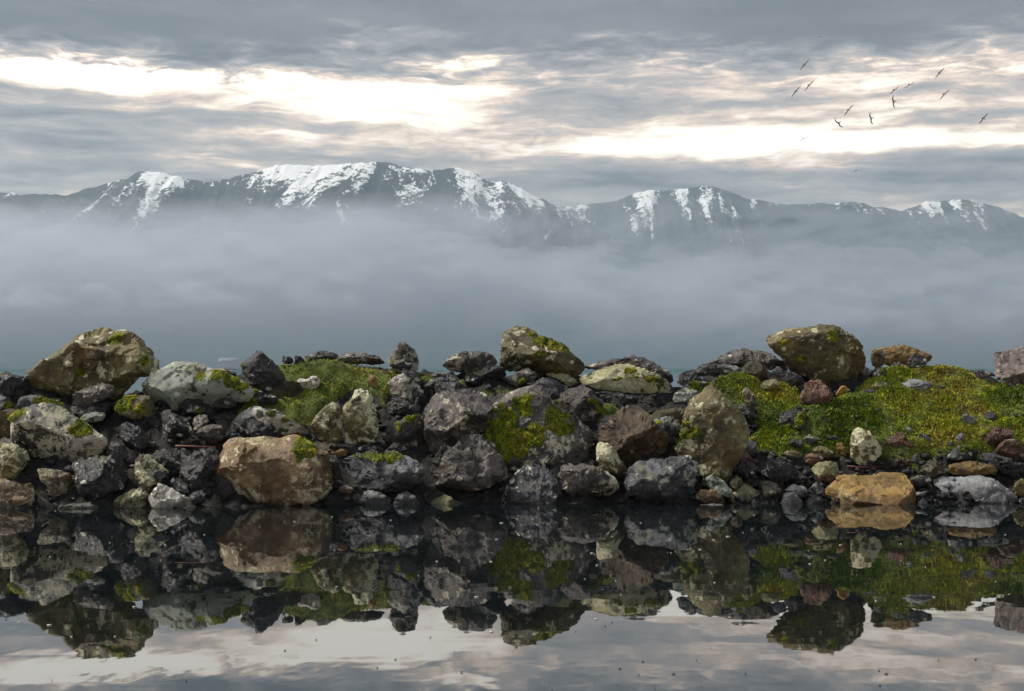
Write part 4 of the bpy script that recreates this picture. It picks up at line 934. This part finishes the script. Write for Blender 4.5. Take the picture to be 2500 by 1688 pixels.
# ------------------------------------------------------------------ loose gravel between the larger stones
def gravel(n, seed):
    g = np.random.default_rng(seed)
    base = [(0, 0, 1), (.89, 0, .45), (.28, .85, .45), (-.72, .53, .45), (-.72, -.53, .45), (.28, -.85, .45), (.72, .53, -.45), (-.28, .85, -.45), (-.89, 0, -.45), (-.28, -.85, -.45), (.72, -.53, -.45), (0, 0, -1)]
    base = np.array(base); f = np.array([(0, 1, 2), (0, 2, 3), (0, 3, 4), (0, 4, 5), (0, 5, 1), (1, 6, 2), (2, 7, 3), (3, 8, 4), (4, 9, 5), (5, 10, 1), (6, 7, 2), (7, 8, 3), (8, 9, 4), (9, 10, 5), (10, 6, 1), (11, 7, 6), (11, 8, 7), (11, 9, 8), (11, 10, 9), (11, 6, 10)])
    x = np.where(g.random(n) < .62, g.uniform(2.6, 7.6, n), g.uniform(-7.6, 7.6, n)); y = ysh(PW / 2 + x * F / 17) + g.uniform(.12, 1.9, n)
    z, tf_ = bank_at(x, y)
    s = g.uniform(.018, .055, n) * np.where(tf_ > .4, .6, 1.0)
    ok = (g.random(n) > np.clip(tf_ * 1.3 - .3, 0, .93)); x, y, z, s = x[ok], y[ok], z[ok], s[ok]; n = len(x)
    V = base[None] * (1 + g.uniform(-.3, .3, (n, 12, 1))) * s[:, None, None] * np.stack([g.uniform(.8, 1.5, n), g.uniform(.8, 1.4, n), g.uniform(.45, .9, n)], 1)[:, None]
    a = g.uniform(0, 6.28, n)
    c_, s_ = np.cos(a)[:, None], np.sin(a)[:, None]
    V = np.stack([V[..., 0] * c_ - V[..., 1] * s_, V[..., 0] * s_ + V[..., 1] * c_, V[..., 2]], -1)
    V = V + np.stack([x, y, z + s * .25], 1)[:, None]
    T = (f[None] + (np.arange(n) * 12)[:, None, None]).reshape(-1, 3)
    ob = obj('gravel', mesh_np('gravel', V.reshape(-1, 3), T, False), STONE['grey'])
    ob['tone'] = .5; ob['lichen_amount'] = .1
    tag(ob, 'loose dark gravel lying between the rocks along the shore', 'gravel', kind='stuff')
gravel(3600, 401)

# ------------------------------------------------------------------ dark stones packed deep in the gaps
gf = np.random.default_rng(55)
cnt = 0
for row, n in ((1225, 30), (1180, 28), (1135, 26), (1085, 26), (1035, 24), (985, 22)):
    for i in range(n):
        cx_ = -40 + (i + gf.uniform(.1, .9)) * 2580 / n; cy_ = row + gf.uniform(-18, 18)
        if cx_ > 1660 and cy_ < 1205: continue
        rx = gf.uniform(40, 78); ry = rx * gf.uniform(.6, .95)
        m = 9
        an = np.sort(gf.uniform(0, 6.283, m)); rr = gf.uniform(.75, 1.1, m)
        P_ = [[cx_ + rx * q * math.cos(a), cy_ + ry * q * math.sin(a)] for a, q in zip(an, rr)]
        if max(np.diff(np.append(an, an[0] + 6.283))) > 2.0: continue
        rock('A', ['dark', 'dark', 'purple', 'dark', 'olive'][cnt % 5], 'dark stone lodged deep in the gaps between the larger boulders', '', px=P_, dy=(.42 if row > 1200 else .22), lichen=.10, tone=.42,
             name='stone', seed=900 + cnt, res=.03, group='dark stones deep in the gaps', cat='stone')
        cnt += 1

# ------------------------------------------------------------------ driftwood, seaweed and flecks on the water
def tube(points, r0, r1, sides=6):
    P = np.array(points, float); n = len(P); V = []
    for i in range(n):
        d = P[min(i + 1, n - 1)] - P[max(i - 1, 0)]; d /= np.linalg.norm(d)
        u = np.cross(d, (0.2, .9, .3)); u /= np.linalg.norm(u); v = np.cross(d, u)
        r_ = r0 + (r1 - r0) * i / (n - 1)
        for k in range(sides):
            a = 6.2832 * k / sides; V.append(P[i] + r_ * (math.cos(a) * u + math.sin(a) * v))
    T = []
    for i in range(n - 1):
        for k in range(sides):
            a, b = i * sides + k, i * sides + (k + 1) % sides
            T += [(a, b, b + sides), (a, b + sides, a + sides)]
    for e, base in ((0, 0), (n - 1, (n - 1) * sides)):
        for k in range(1, sides - 1): T.append((base, base + k + 1, base + k) if e == 0 else (base, base + k, base + k + 1))
    return np.array(V), np.array(T)

def simple_mat(name, a, b, scale, rough=.7):
    m, t, o = material(name); tc = t.new('ShaderNodeTexCoord').outputs['Object']
    principled(t, o, t.mix(t.noise(tc, scale, 4, .6), a, b), rough, t.bump(t.noise(tc, scale * 2, 3), .5, .01)); return m
m_stick = simple_mat('red_brown_driftwood', (.16, .055, .03), (.34, .15, .09), 25)
m_weed = simple_mat('dark_red_seaweed', (.06, .012, .010), (.15, .04, .033), 25, .45)
m_twig = simple_mat('black_twig', (.012, .010, .009), (.03, .026, .022), 25)
def stick(name, mat, label, path, r0, r1, cat):
    """path: pixel, pixel, distance"""
    P = [WP(*p) for p in path]; b = np.array(P[0])
    V, T = tube(np.array(P) - b, r0, r1)
    return tag(obj(name, mesh_np(name, V, T, True), mat, None, tuple(b)), label, cat)
def front_y(px, py, extra=.02):
    """distance of the nearest stone seen at a pixel"""
    dg = bpy.context.evaluated_depsgraph_get(); d = Vector(((px - PW / 2) / F, 1, (HOR - py) / F))
    hit, loc, *_ = sc.ray_cast(dg, Vector((0, 10, CAMH)) + Vector((d.x * 10, 0, d.z * 10)), d.normalized())
    return (loc.y if hit else 17.5) - extra
_hide = [bpy.data.objects[n] for n in ('haze', 'fog_bank')]
for h_ in _hide: h_.hide_viewport = True
bpy.context.view_layer.update()
def lay(pairs): return [(x, y, front_y(x, y)) for x, y in pairs]
stick('driftwood_stick', m_stick, 'thin straight red-brown stick lying across the shadowed gap', [(428, 1089, 17.05), (470, 1090, 17.07), (526, 1092, 17.1)], .012, .007, 'stick')
stick('driftwood_stick', m_stick, 'orange stick sloping down beside the tall standing rock', lay([(1802, 1111), (1826, 1117), (1852, 1129)]), .016, .010, 'stick')
stick('driftwood_stick', m_weed, 'dark red stick lying behind the tan sandstone block', lay([(2068, 1139), (2110, 1142), (2158, 1140)]), .012, .008, 'stick')
stick('driftwood_twig', m_twig, 'thin black twig slanting into the water by the picture edge', [(101, 1216, 16.1), (122, 1230, 16.08), (143, 1249, 16.05)], .008, .005, 'twig')
stick('seaweed_strand', m_weed, 'dark red seaweed strand hanging to the water by the diamond-shaped buff rock', lay([(1912, 1186), (1906, 1200), (1899, 1214), (1896, 1226)]), .008, .005, 'seaweed')
def litter(name, label, px, py, rx, ry, n, mat, seed, cat):
    g = np.random.default_rng(seed); V = []; T = []
    for k in range(n):
        a = px + g.normal(0, rx); b = py + g.normal(0, ry); p = np.array(WP(a, b, front_y(a, b, .008)))
        an = g.uniform(0, 6.28); L_ = g.uniform(.02, .05); d = np.array((math.cos(an), g.uniform(-.2, .2), math.sin(an) * .5)) * L_
        v, q = tube([p - d, p + (0, -.006, .006), p + d], .004, .002, 4); T.append(q + sum(len(w_) for w_ in V)); V.append(v)
    tag(obj(name, mesh_np(name, np.concatenate(V), np.concatenate(T), True), mat), label, cat, kind='stuff')
litter('seaweed', 'dark red seaweed scraps under the pale olive rock with yellow lichen', 2018, 1170, 15, 5, 40, m_weed, 5, 'seaweed')
litter('seaweed', 'red seaweed scraps among stones above the tan sandstone block', 2205, 1132, 14, 6, 26, m_weed, 6, 'seaweed')
for h_ in _hide: h_.hide_viewport = False

m_fleck = simple_mat('pale_flecks', (.55, .55, .52), (.75, .74, .70), 30)
m_fleckd = simple_mat('dark_flecks', (.02, .018, .015), (.05, .045, .04), 30)
def flecks(name, label, n, mat, seed, py0, py1, smax):
    g = np.random.default_rng(seed); V = []; T = []
    py = py0 + (py1 - py0) * g.random(n) ** 1.2; Y = F * CAMH / (py - HOR); dr = g.integers(0, 7, n); cxs = g.uniform(0, 2500, 7); loose = g.random(n) < .45
    x = (np.where(loose, g.uniform(-30, 2530, n), cxs[dr] + g.normal(0, 150, n)) - PW / 2) * Y / F
    for k in range(n):
        s = smax * g.uniform(.2, 1.0) ** 1.6; m = 6; a0 = g.uniform(0, 6.28)
        el_ = g.uniform(1, 2.6)
        ring = [(x[k] + s * el_ * math.cos(a0 + 6.283 * j / m) * g.uniform(.7, 1.2), Y[k] + s * math.sin(a0 + 6.283 * j / m) * g.uniform(.7, 1.2), .0) for j in range(m)]
        b = len(V); V += [(q[0], q[1], .002) for q in ring] + [(q[0], q[1], .006) for q in ring]
        T += [(b + m, b + m + j, b + m + j + 1) for j in range(1, m - 1)]
        for j in range(m): j2 = (j + 1) % m; T += [(b + j, b + j2, b + m + j2), (b + j, b + m + j2, b + m + j)]
    tag(obj(name, mesh_np(name, V, T, False), mat), label, 'flecks', kind='stuff')
flecks('floating_debris', 'tiny pale flecks drifting on the dark reflection of the rocks', 70, m_fleck, 8, 1250, 1560, .010)
flecks('floating_debris', 'tiny dark flecks drifting on the bright still water in front', 50, m_fleckd, 9, 1520, 1690, .005)

# ------------------------------------------------------------------ gulls circling over the bay
m_gull = simple_mat('dark_plumage', (.030, .030, .032), (.06, .06, .062), 6)
def loft(sections, sides=8):
    """sections: (centre xyz, half width y, half height z)"""
    V = []; T = []
    for (c, a, b) in sections:
        for k in range(sides):
            t_ = 6.2832 * k / sides; V.append((c[0], c[1] + a * math.cos(t_), c[2] + b * math.sin(t_)))
    for i in range(len(sections) - 1):
        for k in range(sides):
            a, b = i * sides + k, i * sides + (k + 1) % sides; T += [(a, b, b + sides), (a, b + sides, a + sides)]
    return V, T
gull_body = mesh_np('body', *loft([((.30, 0, .0), .004, .004), ((.25, 0, .005), .014, .014), ((.20, 0, .02), .034, .036), ((.13, 0, .01), .045, .048), ((.0, 0, 0), .065, .065), ((-.14, 0, .005), .05, .045), ((-.24, 0, .012), .022, .016)]))
V, T = [], []
for (x, y, th_) in ((-.20, .025, .012), (-.36, .075, .006)):
    V += [(x, -y, .012 + th_), (x, y, .012 + th_), (x, y, .012 - th_), (x, -y, .012 - th_)]
T = [(0, 1, 5), (0, 5, 4), (2, 3, 7), (2, 7, 6), (1, 2, 6), (1, 6, 5), (3, 0, 4), (3, 4, 7), (4, 5, 6), (4, 6, 7), (0, 2, 1), (0, 3, 2)]
gull_tail = mesh_np('tail', V, T)
def wing_mesh(side, up, tipup):
    # leading and trailing edge from shoulder to tip, with the wrist bend of a gull
    st = [(.0, .08, -.09, .0), (.16, .11, -.07, up * .7), (.34, .14, -.03, up), (.54, .06, -.07, (up + tipup) / 2), (.74, -.06, -.12, tipup)]
    V = []
    for (y, le, te, z) in st:
        V += [(le, side * (.03 + y), z + .012), (te, side * (.03 + y), z + .004), (te, side * (.03 + y), z - .004), (le, side * (.03 + y), z - .008)]
    T = []
    for i in range(len(st) - 1):
        for k in range(4):
            a, b = i * 4 + k, i * 4 + (k + 1) % 4
            q = [(a, b, b + 4), (a, b + 4, a + 4)]
            T += q if side > 0 else [p[::-1] for p in q]
    T += [(16, 17, 18), (16, 18, 19), (0, 2, 1), (0, 3, 2)]
    return mesh_np('wing', V, T)
GULLS = [  # column, row, distance, bank of the wings in the picture, heading, wing lift, how it is told apart
    (1963, 158, 46.0, 52, 0, .10, 'seabird flying highest of the three nearest the picture centre'),
    (1974, 208, 46.0, 50, 0, .16, 'seabird with steeply banked wings just above the lowest of the three near the centre'),
    (1942, 223, 45.3, 52, 0, .10, 'lowest seabird of the three flying nearest the picture centre'),
    (2070, 269, 46.0, 52, 0, .12, 'seabird banking over the two pale-sky seabirds, with wings slanting up'),
    (2048, 301, 49.5, -48, 0, .14, 'seabird with wings slanting down, alone in leaning that way'),
    (2127, 290, 49.5, -80, 0, .10, 'seabird with almost upright wings, lower of the two such'),
    (2182, 249, 47.8, -85, 0, .08, 'seabird with almost upright wings, upper of the two such'),
    (2182, 219, 51.2, 42, 10, .20, 'seabird just above the upright-winged one, wings half raised'),
    (2219, 206, 53.0, 32, 20, .22, 'small seabird flying right beside the half-raised one, seen nearly edge-on'),
    (2293, 178, 47.8, 50, 0, .10, 'highest seabird of the pair near the picture edge'),
    (2304, 230, 47.8, 48, 0, .18, 'lower seabird of the pair near the picture edge'),
    (2400, 289, 46.0, 52, 0, .12, 'seabird flying alone closest to the picture edge'),
    (1961, 338, 44.0, 25, 40, .16, 'faint distant seabird against the brightest strip of sky'),
    (2090, 416, 34.0, 14, 30, .14, 'lowest seabird, gliding level just over the mountains'),
    (2000, 90, 420.0, 4, 20, .05, 'tiny far seabird in the dark cloud above the flock'),
    (2330, 110, 430.0, 3, 20, .05, 'tiny far seabird in the dark cloud near the picture edge')]
for (px, py, Y, bank_, head, lift, lab) in GULLS:
    e = bpy.data.objects.new('seabird', None); col.objects.link(e); e.location = WP(px, py, Y)
    # heading along +-X in the picture; the wings point along the line of sight until banked
    e.rotation_mode = 'QUATERNION'
    from mathutils import Matrix
    yax = Vector((math.cos(R(bank_)), -.12, math.sin(R(bank_)))).normalized()      # along the wings, tip to tip
    fwd = Vector((-.62, .75, -.05)); fwd = (fwd - yax * fwd.dot(yax)).normalized(); zax = fwd.cross(yax)
    e.rotation_quaternion = Matrix((fwd, yax, zax)).transposed().to_quaternion()
    s = (1.05 if Y > 300 else .29 if Y > 45 else .21); e.scale = (s, s, s)
    tag(e, lab, 'seabird', 'seabirds circling above the bay')
    for nm, me in (('body', gull_body), ('tail', gull_tail)):
        obj(nm, me, None if me.materials else m_gull, e)
    obj('wing', wing_mesh(1, lift, lift * .5), m_gull, e); obj('wing', wing_mesh(-1, lift, lift * .3), m_gull, e)

# ------------------------------------------------------------------ the pale house on the far shore
m_hw = simple_mat('pale_wall', (.34, .36, .37), (.38, .40, .41), .2)
m_hr = simple_mat('pale_roof', (.36, .38, .40), (.42, .44, .46), .2)
m_hg = simple_mat('window_glass', (.14, .16, .18), (.17, .19, .21), .2, .1)
HY = 2860.0
hx, _, hz = WP(556, 897, HY)
e = bpy.data.objects.new('house', None); col.objects.link(e); e.location = (hx, HY, max(hz - 2, 1.0))
tag(e, 'faint pale gabled house on the far shore, half lost in haze', 'house')
def box(x0, x1, y0, y1, z0, z1):
    return [(x, y, z) for z in (z0, z1) for y in (y0, y1) for x in (x0, x1)], [(0, 2, 3, 1), (4, 5, 7, 6), (0, 1, 5, 4), (2, 6, 7, 3), (0, 4, 6, 2), (1, 3, 7, 5)]
obj('wall', mesh_np('wall', *box(-20, 20, -7, 7, -4, 11), False), m_hw, e)
def prism(w_, y0, y1, z0, z1, x_=0):
    return [(x_ - w_, y0, z0), (x_ + w_, y0, z0), (x_, y0, z1), (x_ - w_, y1, z0), (x_ + w_, y1, z0), (x_, y1, z1)]
def roofmesh(V): return mesh_np('roof', V, [(0, 1, 2), (3, 5, 4), (0, 2, 5), (0, 5, 3), (1, 4, 5), (1, 5, 2), (0, 3, 4), (0, 4, 1)], False)
rf = obj('roof', mesh_np('roof', [(-22, -9, 11.02), (22, -9, 11.02), (22, 9, 11.02), (-22, 9, 11.02), (-15, 0, 21), (17, 0, 21)], [(0, 1, 5), (0, 5, 4), (1, 2, 5), (2, 3, 4), (2, 4, 5), (3, 0, 4), (0, 3, 2), (0, 2, 1)], False), m_hr, e)
gbl = obj('gable', roofmesh(prism(9, -11, 0, 11.05, 19, -9)), m_hw, e)
for wx_ in (-15, -9, -3, 5, 10, 15):
    obj('window', mesh_np('window', *box(wx_ - 1.3, wx_ + 1.3, -7.3, -6.9, 4, 8), False), m_hg, e)
